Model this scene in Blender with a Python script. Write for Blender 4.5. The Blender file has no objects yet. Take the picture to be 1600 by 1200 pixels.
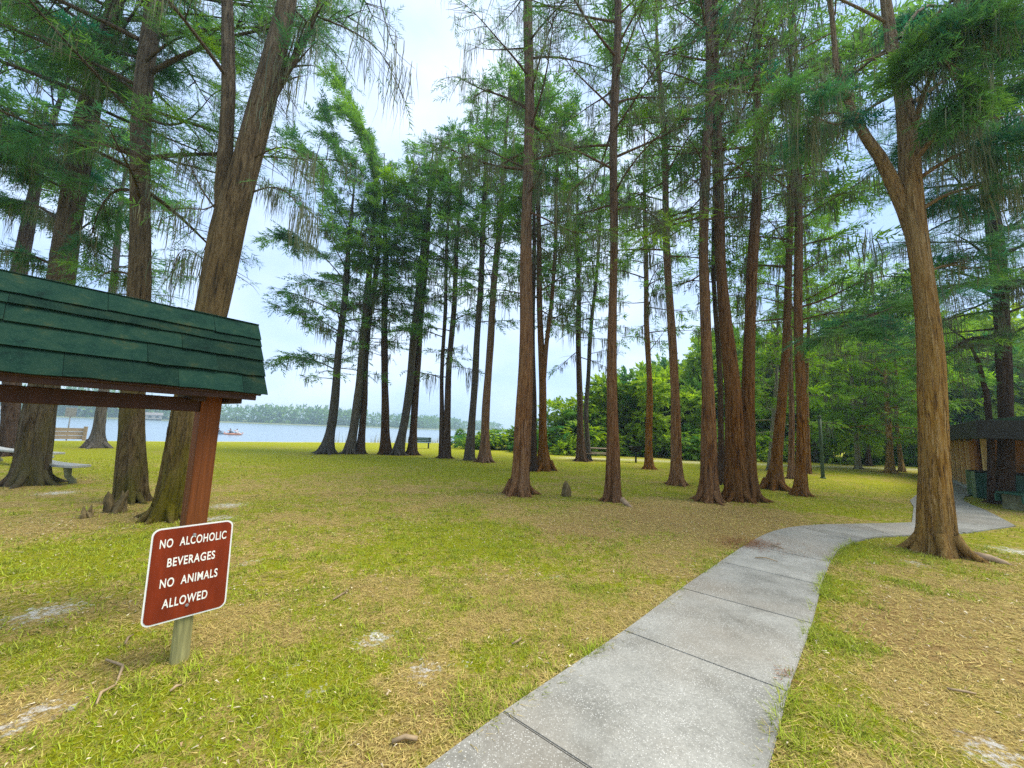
import bpy, bmesh, math
import numpy as np
from mathutils import Vector, Matrix
R = math.radians
sc = bpy.context.scene
C = sc.collection
RNG = np.random.default_rng(11)

# ------------------------------------------------------------------ camera
EYE = 1.65
cd = bpy.data.cameras.new('camera')
cam = bpy.data.objects.new('camera', cd)
C.objects.link(cam)
cd.sensor_fit = 'HORIZONTAL'
cd.sensor_width = 36.0
cd.lens = 36.0 * 601.0 / 1600.0
cd.clip_start = 0.05
cd.clip_end = 6000
cam.matrix_world = (Matrix.Translation((0, 0, EYE)) @ Matrix.Rotation(R(90 + 6.9), 4, 'X')
                    @ Matrix.Rotation(R(2.1), 4, 'Z'))
sc.camera = cam

# ------------------------------------------------------------------ sky, sun, exposure
SUN_EL, SUN_AZ = R(62), R(88)            # azimuth clockwise from +Y
w = bpy.data.worlds.new('World')
sc.world = w
w.use_nodes = True
nt = w.node_tree
nt.nodes.clear()
n_out = nt.nodes.new('ShaderNodeOutputWorld')
n_bg = nt.nodes.new('ShaderNodeBackground')
n_sky = nt.nodes.new('ShaderNodeTexSky')
n_sky.sky_type = 'NISHITA'
n_sky.sun_disc = False
n_sky.sun_elevation = SUN_EL
n_sky.sun_rotation = SUN_AZ
n_tc = nt.nodes.new('ShaderNodeTexCoord')
n_map = nt.nodes.new('ShaderNodeMapping')
n_map.inputs['Scale'].default_value = (1.0, 1.0, 1.8)
n_no = nt.nodes.new('ShaderNodeTexNoise')
n_no.inputs['Scale'].default_value = 2.3
n_no.inputs['Detail'].default_value = 5
n_no.inputs['Roughness'].default_value = .5
n_rp = nt.nodes.new('ShaderNodeValToRGB')
n_rp.color_ramp.elements[0].position = .34
n_rp.color_ramp.elements[0].color = (1.7, 2.45, 3.9, 1)
n_rp.color_ramp.elements[1].position = .68
n_rp.color_ramp.elements[1].color = (3.25, 3.7, 4.35, 1)
n_mx = nt.nodes.new('ShaderNodeMix')
n_mx.data_type = 'RGBA'
n_mx.inputs['Factor'].default_value = .9
nt.links.new(n_tc.outputs['Generated'], n_map.inputs['Vector'])
nt.links.new(n_map.outputs['Vector'], n_no.inputs['Vector'])
nt.links.new(n_no.outputs['Fac'], n_rp.inputs['Fac'])
nt.links.new(n_sky.outputs['Color'], n_mx.inputs['A'])
nt.links.new(n_rp.outputs['Color'], n_mx.inputs['B'])
nt.links.new(n_mx.outputs['Result'], n_bg.inputs['Color'])
n_bg.inputs['Strength'].default_value = .1
nt.links.new(n_bg.outputs['Background'], n_out.inputs['Surface'])

sd = bpy.data.lights.new('sun', 'SUN')
sd.energy = 1.5
sd.angle = R(38)
sd.color = (1.0, .95, .86)
sun = bpy.data.objects.new('sun', sd)
C.objects.link(sun)
to_sun = Vector((math.sin(SUN_AZ) * math.cos(SUN_EL), math.cos(SUN_AZ) * math.cos(SUN_EL), math.sin(SUN_EL)))
sun.rotation_euler = to_sun.to_track_quat('Z', 'Y').to_euler()
sun.location = (0, 0, 40)

vs = sc.view_settings
vs.view_transform = 'Standard'
vs.look = 'None'
vs.gamma = 1
vs.exposure = 1.8
vs.use_curve_mapping = False
sc.render.engine = 'CYCLES'
sc.cycles.max_bounces = 6
sc.cycles.diffuse_bounces = 3
sc.cycles.glossy_bounces = 2
sc.cycles.transmission_bounces = 3
sc.cycles.volume_bounces = 0
sc.cycles.sample_clamp_indirect = 3.0
sc.cycles.adaptive_threshold = .005
sc.cycles.use_denoising = False

# ------------------------------------------------------------------ helpers
def set_in(b, **kw):
    for k, v in kw.items():
        b.inputs[k.replace('_', ' ')].default_value = v

class Mat:
    """small node-graph builder"""
    def __init__(s, name, rough=.8, spec=.3):
        s.m = bpy.data.materials.new(name)
        s.m.use_nodes = True
        s.t = s.m.node_tree
        s.b = s.t.nodes['Principled BSDF']
        s.b.inputs['Roughness'].default_value = rough
        s.b.inputs['Specular IOR Level'].default_value = spec
        s.out = s.t.nodes['Material Output']
    def n(s, typ, **kw):
        nd = s.t.nodes.new('ShaderNode' + typ)
        for k, v in kw.items():
            if hasattr(nd, k) and k not in nd.inputs:
                setattr(nd, k, v)
            else:
                nd.inputs[k].default_value = v
        return nd
    def l(s, a, b):
        s.t.links.new(a, b)
    def coord(s, scale=(1, 1, 1), kind='Object'):
        tc = s.n('TexCoord')
        mp = s.n('Mapping')
        mp.inputs['Scale'].default_value = scale
        s.l(tc.outputs[kind], mp.inputs['Vector'])
        return mp.outputs['Vector']
    def noise(s, scale, detail=4, vec=None, rough=.55, dist=0):
        nd = s.n('TexNoise')
        nd.inputs['Scale'].default_value = scale
        nd.inputs['Detail'].default_value = detail
        nd.inputs['Roughness'].default_value = rough
        nd.inputs['Distortion'].default_value = dist
        if vec is not None:
            s.l(vec, nd.inputs['Vector'])
        return nd.outputs['Fac']
    def ramp(s, fac, stops):
        nd = s.n('ValToRGB')
        e = nd.color_ramp.elements
        while len(e) < len(stops):
            e.new(.5)
        for el, (p, c) in zip(e, stops):
            el.position = p
            el.color = (c, c, c, 1) if isinstance(c, (int, float)) else (*c, 1)
        s.l(fac, nd.inputs['Fac'])
        return nd.outputs['Color']
    def mix(s, fac, a, b, mode='MIX'):
        nd = s.n('Mix')
        nd.data_type = 'RGBA'
        nd.blend_type = mode
        for sock, v in ((nd.inputs['Factor'], fac), (nd.inputs['A'], a), (nd.inputs['B'], b)):
            if isinstance(v, (int, float)):
                sock.default_value = v
            elif isinstance(v, tuple):
                sock.default_value = (*v, 1)
            else:
                s.l(v, sock)
        return nd.outputs['Result']
    def math(s, op, a, b=0.0):
        nd = s.n('Math')
        nd.operation = op
        for sock, v in zip(nd.inputs, (a, b)):
            if isinstance(v, (int, float)):
                sock.default_value = v
            else:
                s.l(v, sock)
        return nd.outputs[0]
    def attr(s, name):
        nd = s.n('Attribute')
        nd.attribute_name = name
        return nd.outputs['Fac']
    def island(s):
        return s.n('NewGeometry').outputs['Random Per Island']
    def obrand(s):
        return s.n('ObjectInfo').outputs['Random']
    def color(s, c):
        if isinstance(c, tuple):
            s.b.inputs['Base Color'].default_value = (*c, 1)
        else:
            s.l(c, s.b.inputs['Base Color'])
        return s
    def bump(s, h, strength=.5, dist=.02):
        nd = s.n('Bump')
        nd.inputs['Strength'].default_value = strength
        nd.inputs['Distance'].default_value = dist
        s.l(h, nd.inputs['Height'])
        s.l(nd.outputs['Normal'], s.b.inputs['Normal'])
        return s

def mesh_data(name, V, F, attrs=None, smooth=False):
    """V (n,3); F a list of integer arrays (m,3) or (m,4)"""
    V = np.asarray(V, np.float32).reshape(-1, 3)
    if not isinstance(F, list):
        F = [F]
    F = [np.asarray(f, np.int32) for f in F if len(f)]
    me = bpy.data.meshes.new(name)
    me.vertices.add(len(V))
    me.vertices.foreach_set('co', V.ravel())
    loops = np.concatenate([f.ravel() for f in F])
    tot = np.concatenate([np.full(len(f), f.shape[1], np.int32) for f in F])
    st = np.concatenate([[0], np.cumsum(tot)[:-1]]).astype(np.int32)
    me.loops.add(len(loops))
    me.loops.foreach_set('vertex_index', loops)
    me.polygons.add(len(tot))
    me.polygons.foreach_set('loop_start', st)
    if smooth:
        me.polygons.foreach_set('use_smooth', np.ones(len(tot), bool))
    for k, v in (attrs or {}).items():
        a = me.attributes.new(k, 'FLOAT', 'POINT')
        a.data.foreach_set('value', np.asarray(v, np.float32))
    me.update(calc_edges=True)
    return me

def link(name, data, mat=None, parent=None, label=None, cat=None, group=None, kind=None, loc=None):
    o = bpy.data.objects.new(name, data)
    C.objects.link(o)
    if mat is not None:
        data.materials.append(mat.m if isinstance(mat, Mat) else mat)
    if parent is not None:
        o.parent = parent
    if loc is not None:
        o.location = loc
    for k, v in (('label', label), ('category', cat), ('group', group), ('kind', kind)):
        if v:
            o[k] = v
    return o

def empty(name, loc, label, cat, group=None, rz=0):
    o = link(name, None, label=label, cat=cat, group=group, loc=loc)
    o.rotation_euler = (0, 0, rz)
    o.empty_display_size = .2
    return o

def mobj(name, V, F, mat, parent=None, smooth=False, attrs=None, **kw):
    return link(name, mesh_data(name, V, F, attrs, smooth), mat, parent, **kw)

def bm_obj(name, bm, mat, parent=None, smooth=False, bevel=0, **kw):
    if bevel:
        bmesh.ops.bevel(bm, geom=list(bm.edges), offset=bevel, segments=1, affect='EDGES', clamp_overlap=True)
    bmesh.ops.recalc_face_normals(bm, faces=bm.faces)
    me = bpy.data.meshes.new(name)
    bm.to_mesh(me)
    bm.free()
    if smooth:
        for p in me.polygons:
            p.use_smooth = True
    return link(name, me, mat, parent, **kw)

def box_bm(bm, c, s, rot=None):
    m = Matrix.Translation(c)
    if rot is not None:
        m = m @ rot
    m = m @ Matrix.Diagonal((*s, 1))
    bmesh.ops.create_cube(bm, size=1, matrix=m)

def box(name, c, s, mat, parent=None, bevel=.004, rot=None, **kw):
    bm = bmesh.new()
    box_bm(bm, (0, 0, 0), s)
    o = bm_obj(name, bm, mat, parent, bevel=bevel, **kw)
    o.location = c
    if rot is not None:
        o.rotation_euler = rot
    return o

def prism(name, pts, z0, z1, mat, parent=None, bevel=0, **kw):
    bm = bmesh.new()
    vs_ = [bm.verts.new((x, y, z0)) for x, y in pts]
    f = bm.faces.new(vs_)
    r = bmesh.ops.extrude_face_region(bm, geom=[f])
    for v in r['geom']:
        if isinstance(v, bmesh.types.BMVert):
            v.co.z = z1
    return bm_obj(name, bm, mat, parent, bevel=bevel, **kw)

def norm(a):
    return a / np.maximum(np.linalg.norm(a, axis=-1, keepdims=True), 1e-9)

def tubes(P, Rr, m=5, cap=False):
    """P (N,k,3) polylines, Rr (N,k) radii -> V, quads"""
    P = np.asarray(P, float)
    Rr = np.asarray(Rr, float)
    N, k, _ = P.shape
    Tn = norm(np.gradient(P, axis=1))
    ref = np.where(np.abs(Tn[..., 2:3]) > .9, np.array([1., 0, 0]), np.array([0, 0, 1.]))
    A = norm(np.cross(Tn, ref))
    B = np.cross(Tn, A)
    th = np.arange(m) / m * 2 * np.pi
    V = (P[:, :, None] + Rr[:, :, None, None] * (A[:, :, None] * np.cos(th)[:, None] + B[:, :, None] * np.sin(th)[:, None]))
    idx = np.arange(N * k * m).reshape(N, k, m)
    a = idx[:, :-1]
    b = idx[:, 1:]
    Q = np.stack([a, np.roll(a, -1, 2), np.roll(b, -1, 2), b], -1).reshape(-1, 4)
    return V.reshape(-1, 3), Q

def tube_obj(name, pts, rad, mat, parent=None, m=8, smooth=True, **kw):
    """one closed tube"""
    P = np.asarray(pts, float)
    rr = np.full(len(P), rad) if np.isscalar(rad) else np.asarray(rad, float)
    V, Q = tubes(P[None], rr[None], m)
    V = np.vstack([V, P[0], P[-1]])
    n0 = len(V) - 2
    i = np.arange(m)
    j = (i + 1) % m
    base = (len(P) - 1) * m
    T = np.vstack([np.stack([np.full(m, n0), j, i], 1), np.stack([np.full(m, n0 + 1), base + i, base + j], 1)])
    return mobj(name, V, [Q, T], mat, parent, smooth, **kw)

# value noise shared by the ground colour mask and the grass planting
_g = np.random.default_rng(5).random((256, 256))
def vnoise(x, y):
    xi = np.floor(x).astype(int)
    yi = np.floor(y).astype(int)
    fx = x - xi
    fy = y - yi
    fx = fx * fx * (3 - 2 * fx)
    fy = fy * fy * (3 - 2 * fy)
    g = lambda a, b: _g[a % 256, b % 256]
    return (g(xi, yi) * (1 - fx) + g(xi + 1, yi) * fx) * (1 - fy) + (g(xi, yi + 1) * (1 - fx) + g(xi + 1, yi + 1) * fx) * fy
def fbm(x, y, o=4):
    s = 0
    a = .5
    t = 0
    for i in range(o):
        s = s + a * vnoise(x * 2 ** i + 17.3 * i, y * 2 ** i + 9.1 * i)
        t += a
        a *= .55
    return s / t
HAZE = 0.0010
TREES=[
 ('A',9.20,[[(-11.13, 0.0, 0.403), (-11.18, 0.84, 0.282), (-11.25, 1.73, 0.256), (-11.26, 3.6, 0.242), (-11.2, 5.07, 0.227), (-11.19, 9.07, 0.216), (-11.09, 11.72, 0.191)]],19,8.5,4.5,34,0,1.0,0.35,'mossy','thick mossy cypress with wide dark base in front of the curved concrete bench',15),
 ('A3',14.77,[[(-18.85, 0.0, 0.295), (-19.04, 1.75, 0.229), (-19.57, 4.22, 0.256), (-20.02, 7.33, 0.284), (-20.02, 11.18, 0.304), (-19.86, 14.23, 0.311), (-19.58, 17.74, 0.276)]],18,10.6,3.5,30,1,0.8,0.4,'dark','dark leaning cypress just behind the thick mossy trunk at the left edge',99),
 ('B',19.92,[[(-21.04, 0.0, 0.492), (-21.06, 1.3, 0.234), (-21.14, 2.61, 0.204), (-21.43, 5.99, 0.175), (-21.6, 9.16, 0.155), (-22.07, 15.86, 0.126)]],17,7.4,3.2,34,1,0.7,0.4,'grey','bluish flared cypress near the water beside the low wooden barrier',99),
 ('C',7.71,[[(-7.31, 0.0, 0.277), (-7.39, 0.54, 0.232), (-7.51, 1.28, 0.196), (-7.63, 2.04, 0.187), (-7.94, 4.43, 0.179), (-8.24, 7.01, 0.162), (-8.47, 9.16, 0.163), (-8.6, 10.77, 0.155)]],20,6.0,4.0,36,0,0.8,0.4,'mossy','straight mossy cypress with a gnarled knee at its foot',14),
 ('D',6.61,[[(-5.62, 0.0, 0.317), (-5.53, 0.52, 0.252), (-5.5, 1.16, 0.231), (-5.47, 2.03, 0.225), (-5.31, 3.62, 0.232), (-5.25, 5.19, 0.253), (-5.1, 6.33, 0.223), (-4.92, 8.19, 0.247), (-4.74, 9.88, 0.243)], [(-5.36, 5.18, 0.121), (-5.47, 5.8, 0.129), (-5.54, 6.57, 0.121), (-5.66, 7.89, 0.113), (-5.85, 9.26, 0.105), (-6.0, 10.26, 0.092)]],17,7.8,3.0,12,0,0.9,0.4,'mossy','strongly leaning cypress forking into two stems behind the kiosk post',12),
 ('E1',21.69,[[(-10.14, 0.0, 0.515), (-10.02, 1.74, 0.248), (-9.97, 3.91, 0.21), (-9.95, 6.88, 0.185), (-9.99, 10.34, 0.172), (-10.04, 14.34, 0.133), (-10.06, 17.67, 0.094)]],17.5,3.9,2.9,38,1,0.7,0.45,'grey','cypress with pale flared base, first in the row beside the open water',99),
 ('E2',22.31,[[(-9.12, 0.0, 0.405), (-8.98, 2.16, 0.228), (-8.88, 4.02, 0.202), (-8.9, 7.86, 0.189), (-8.89, 10.64, 0.176), (-8.99, 14.76, 0.15)]],18,5.5,2.3,32,1,0.7,0.45,'grey','second cypress from the open lake end of the row, leaning towards its neighbour',99),
 ('E3',22.62,[[(-8.62, 0.0, 0.324), (-8.69, 2.55, 0.178), (-8.7, 4.07, 0.164), (-8.75, 7.96, 0.165), (-8.56, 12.02, 0.139)]],17,6.4,2.2,30,1,0.9,0.5,'dark','slim dark cypress, third from the open lake end of the row',99),
 ('E4',22.85,[[(-7.22, 0.0, 0.441), (-7.42, 2.23, 0.225), (-7.64, 4.13, 0.197), (-7.93, 8.86, 0.183), (-8.1, 12.15, 0.169), (-8.75, 18.61, 0.113)]],19,5.7,2.3,34,1,0.9,0.5,'dark','upright cypress, fourth from the open lake end of the row and touching a leaning one',99),
 ('E5',22.70,[[(-6.46, 0.0, 0.415), (-6.22, 1.9, 0.241), (-6.08, 4.17, 0.214), (-5.96, 8.09, 0.214), (-5.83, 12.16, 0.186), (-5.67, 17.29, 0.13)]],20,8.8,2.4,34,1,0.9,0.45,'grey','cypress leaning over to cross the trunk in front of the distant park bench',99),
 ('E6',23.11,[[(-5.75, 0.0, 0.399), (-5.75, 2.3, 0.204), (-5.8, 4.23, 0.189), (-5.81, 7.4, 0.175), (-5.67, 13.22, 0.146)]],19,8.2,2.2,30,1,1.0,0.5,'dark','cypress standing directly beside the distant green park bench',99),
 ('E7',21.64,[[(-3.46, 0.0, 0.289), (-3.56, 2.33, 0.194), (-3.59, 4.14, 0.166), (-3.54, 7.87, 0.153), (-3.52, 11.75, 0.125)], [(-3.74, 0, 0.223), (-3.88, 2.32, 0.138), (-3.98, 4.12, 0.111), (-4.05, 7.85, 0.111), (-4.13, 11.73, 0.097)]],20,4.1,2.4,36,1,0.9,0.5,'dark','dark twin stemmed cypress with a broken low branch towards the water',99),
 ('E8',20.88,[[(-2.14, 0.0, 0.345), (-2.1, 2.7, 0.189), (-2.01, 5.17, 0.175), (-1.98, 8.44, 0.162), (-1.96, 13.39, 0.149), (-2.04, 18.61, 0.122)]],22,7.0,2.3,34,1,0.8,0.45,'grey','slim leaning cypress in front of the bright lakeside bushes',99),
 ('E9',20.02,[[(-1.26, 0, 0.418), (-1.29, 2.02, 0.207), (-1.27, 5.39, 0.182), (-1.16, 9.26, 0.169), (-0.99, 13.69, 0.143), (-0.87, 17.96, 0.117)]],22,8.5,2.4,34,1,0.7,0.45,'red','slender cypress with ribbed base, last of the row before the big reddish trunk',99),
 ('F',10.29,[[(0.29, 0.0, 0.402), (0.34, 0.87, 0.247), (0.34, 2.05, 0.22), (0.34, 2.91, 0.207), (0.29, 5.59, 0.173), (0.26, 8.45, 0.147), (0.18, 11.5, 0.14), (0.08, 14.76, 0.133)]],22,8.2,2.6,36,0,1.5,0.5,'red','tall thick reddish cypress in the middle of the lawn with ribbed flared base',15),
 ('F2',16.44,[[(1.02, 0.0, 0.218), (0.95, 2.3, 0.135), (0.84, 5.07, 0.123), (0.78, 8.86, 0.098)]],18,9.5,2.0,26,1,1.1,0.5,'dark','narrow dark cypress half hidden behind the tall thick reddish trunk in the middle',99),
 ('G',16.87,[[(1.51, 0, 0.466), (1.42, 1.5, 0.178), (1.33, 3.74, 0.157), (1.21, 6.05, 0.136), (1.02, 9.67, 0.116), (0.87, 12.83, 0.095)], [(1.38, 4.03, 0.113), (1.48, 5.48, 0.094), (1.67, 7.26, 0.094), (1.77, 10.32, 0.084), (1.8, 14.5, 0.063)]],19,6.1,2.6,40,1,1.6,0.5,'red','cypress forking low into two moss hung stems with pale roots at its foot',99),
 ('H',22.95,[[(4.22, 0.0, 0.375), (4.11, 2.66, 0.183), (4.04, 4.58, 0.169), (3.94, 8.53, 0.155), (3.83, 12.65, 0.127)]],21,6.1,2.5,34,1,1.2,0.55,'dark','dark upright cypress beside the end of the distant picnic table',99),
 ('H2',23.69,[[(4.79, 0.0, 0.247), (4.63, 3.1, 0.139), (4.78, 7.13, 0.124), (5.1, 10.9, 0.108), (5.39, 15.26, 0.092)]],21,6.3,2.2,26,1,1.0,0.55,'grey','thin pale cypress leaning away from the dark trunk at the picnic table',99),
 ('I',9.84,[[(2.6, 0.0, 0.251), (2.6, 0.83, 0.178), (2.59, 2.11, 0.14), (2.6, 3.61, 0.118), (2.58, 5.86, 0.102), (2.58, 8.25, 0.102), (2.6, 11.17, 0.108), (2.61, 14.29, 0.097)]],20,7.7,2.5,36,0,1.4,0.5,'red','straight brown cypress in front of the distant picnic table with one pale root',15),
 ('J',19.42,[[(6.95, 0.0, 0.293), (6.95, 1.35, 0.175), (6.94, 4.26, 0.137), (6.9, 8.3, 0.125), (6.82, 12.9, 0.1)]],20,5.6,2.5,34,1,0.8,0.6,'red','slim straight cypress beside the black charcoal grill',99),
 ('K',13.49,[[(5.79, 0.0, 0.313), (5.76, 1.26, 0.173), (5.76, 2.81, 0.149), (5.68, 5.35, 0.133), (5.58, 8.25, 0.125), (5.44, 12.61, 0.109), (5.32, 15.61, 0.092)]],20,7.8,2.8,38,1,1.0,0.55,'red','medium cypress with pale flared base between the grill and the clustered trunks',99),
 ('L',10.28,[[(5.23, 0.0, 0.327), (5.26, 1.05, 0.195), (5.3, 2.74, 0.152), (5.29, 4.86, 0.128), (5.31, 6.72, 0.122), (5.49, 10.05, 0.128), (5.63, 12.78, 0.121), (5.7, 15.43, 0.109)]],21,7.7,2.8,38,0,1.3,0.5,'red','reddish cypress with ribbed base standing just clear of the fused double trunk',15),
 ('M',10.65,[[(6.15, 0.0, 0.372), (6.15, 1.05, 0.254), (6.12, 2.81, 0.207), (6.01, 5.0, 0.159), (5.95, 6.92, 0.135), (5.93, 9.32, 0.123), (5.94, 12.74, 0.111)], [(6.57, 0.05, 0.311), (6.57, 1.07, 0.19), (6.61, 2.47, 0.161), (6.74, 5.03, 0.143), (6.8, 6.56, 0.137), (7.03, 9.99, 0.118), (7.17, 12.79, 0.106)]],21,8.3,2.8,44,0,1.6,0.5,'red','massive fused double trunk cypress draped with tattered moss near the bend of the path',15),
 ('M0',14.14,[[(7.66, 0.0, 0.141), (7.68, 1.76, 0.097), (7.69, 3.65, 0.088), (7.68, 6.59, 0.079)]],18,6.6,2.2,26,1,1.0,0.6,'dark','thin cypress showing between the reddish trunk and the fused double trunk',99),
 ('N',13.41,[[(9.05, 0.0, 0.403), (9.24, 1.39, 0.173), (9.46, 2.72, 0.141), (9.69, 4.55, 0.127), (9.85, 6.43, 0.114), (10.19, 10.91, 0.095)]],19,5.5,2.8,36,1,1.0,0.65,'red','cypress leaning away from the fused double trunk with a broad spreading base',99),
 ('O',17.20,[[(12.39, 0.0, 0.176), (12.47, 1.62, 0.118), (12.6, 3.62, 0.098), (12.83, 8.71, 0.089)]],18,6.6,2.4,30,1,0.8,0.7,'red','thin cypress showing between the leaning trunk and the straight brown one',99),
 ('P',12.08,[[(8.95, 0.0, 0.249), (9.03, 1.05, 0.152), (9.14, 3.04, 0.138), (9.23, 5.54, 0.125), (9.32, 7.73, 0.118), (9.43, 10.47, 0.104)]],20,9.3,3.2,38,1,1.0,0.55,'red','straight reddish brown cypress next to the dark green post',99),
 ('P2',20.24,[[(15.49, 0.0, 0.16), (15.54, 1.64, 0.102), (15.68, 3.99, 0.091), (15.84, 7.47, 0.079)]],16,6.1,2.4,26,1,0.8,0.75,'red','thin cypress peeking out between the straight brown trunk and the green post',99),
 ('Q',6.24,[[(6.73, 0.0, 0.343), (6.76, 0.52, 0.222), (6.78, 1.21, 0.182), (6.79, 2.03, 0.168), (6.79, 2.66, 0.16), (6.84, 3.74, 0.143), (6.89, 4.87, 0.135), (6.91, 6.04, 0.156), (7.0, 6.77, 0.132), (7.02, 7.9, 0.115), (6.88, 8.94, 0.092), (6.84, 9.88, 0.074)], [(6.87, 5.04, 0.047), (6.82, 5.68, 0.091), (6.68, 6.21, 0.098), (6.47, 6.75, 0.081), (6.16, 7.24, 0.07), (5.92, 7.86, 0.052), (5.73, 8.5, 0.04), (5.68, 9.56, 0.034)]],14,7.7,2.8,22,0,1.6,0.2,'tan','large tan cypress at the edge of the path, forked high under a dark crown',10),
 ('R',11.77,[[(14.84, 0, 0.293), (14.97, 0.9, 0.188), (15.11, 2.06, 0.168), (15.27, 3.64, 0.163), (15.47, 6.74, 0.179), (15.6, 10.04, 0.191), (16.22, 13.58, 0.169), (16.64, 16.07, 0.149)], [(14.54, 0.23, 0.088), (14.69, 1.66, 0.075), (14.75, 3.22, 0.071), (14.6, 4.42, 0.061), (14.33, 5.02, 0.052), (13.84, 5.21, 0.037)]],17,4.4,3.2,52,0,1.4,0.3,'dark','dark cypress with crooked limbs beside the green trash bin',14),
 ('b1',25.13,[[(22.47, 0.0, 0.238), (22.52, 1.34, 0.14), (22.43, 2.99, 0.112), (22.4, 5.52, 0.085)]],12,1.8,3.4,40,1,0.9,0.95,'pale','pale slim cypress with low bright green boughs at the edge of the far wood',99),
 ('b2',29.13,[[(26.83, 0.0, 0.224), (26.91, 1.8, 0.128), (27.0, 4.21, 0.112)]],12,2.3,3.2,36,1,0.9,0.9,'dark','dark slim cypress behind the pale slim one at the edge of the far wood',99),
 ('b3',22.80,[[(22.24, 0.0, 0.292), (22.32, 1.44, 0.158), (22.4, 2.94, 0.134), (22.55, 5.24, 0.098)]],13,1.8,3.6,44,1,1.0,0.95,'tan','stout tan cypress with ribbed base at the edge of the far wood',99),
 ('b4',24.23,[[(24.36, 0.0, 0.191), (24.37, 1.45, 0.102), (24.34, 3.04, 0.09), (24.38, 5.48, 0.077)]],11,1.9,3.0,36,1,0.9,0.95,'tan','thin bent cypress leaning on the side of the stout tan one by the far wood',99),
 ('b5',21.42,[[(14.29, 0.0, 0.187), (14.47, 1.57, 0.12), (14.69, 3.34, 0.093)]],13,1.9,3.2,34,1,0.9,0.9,'pale','pale thin cypress behind the broad based leaning trunk',99),
]
PATH_L=[(-0.33, 2.09), (0.01, 2.46), (1.01, 3.44), (1.91, 4.4), (2.85, 5.35), (3.61, 6.12), (4.25, 6.73), (4.76, 7.17), (5.41, 7.59), (6.21, 7.91), (7.15, 8.1), (8.6, 8.43), (10.36, 9.07)]
PATH_R=[(1.37, 2.16), (1.53, 2.33), (1.87, 2.73), (2.78, 3.69), (3.69, 4.71), (4.44, 5.5), (4.94, 6.0), (5.72, 6.62), (6.47, 7.03), (7.33, 7.27), (8.83, 7.65)]
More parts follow.
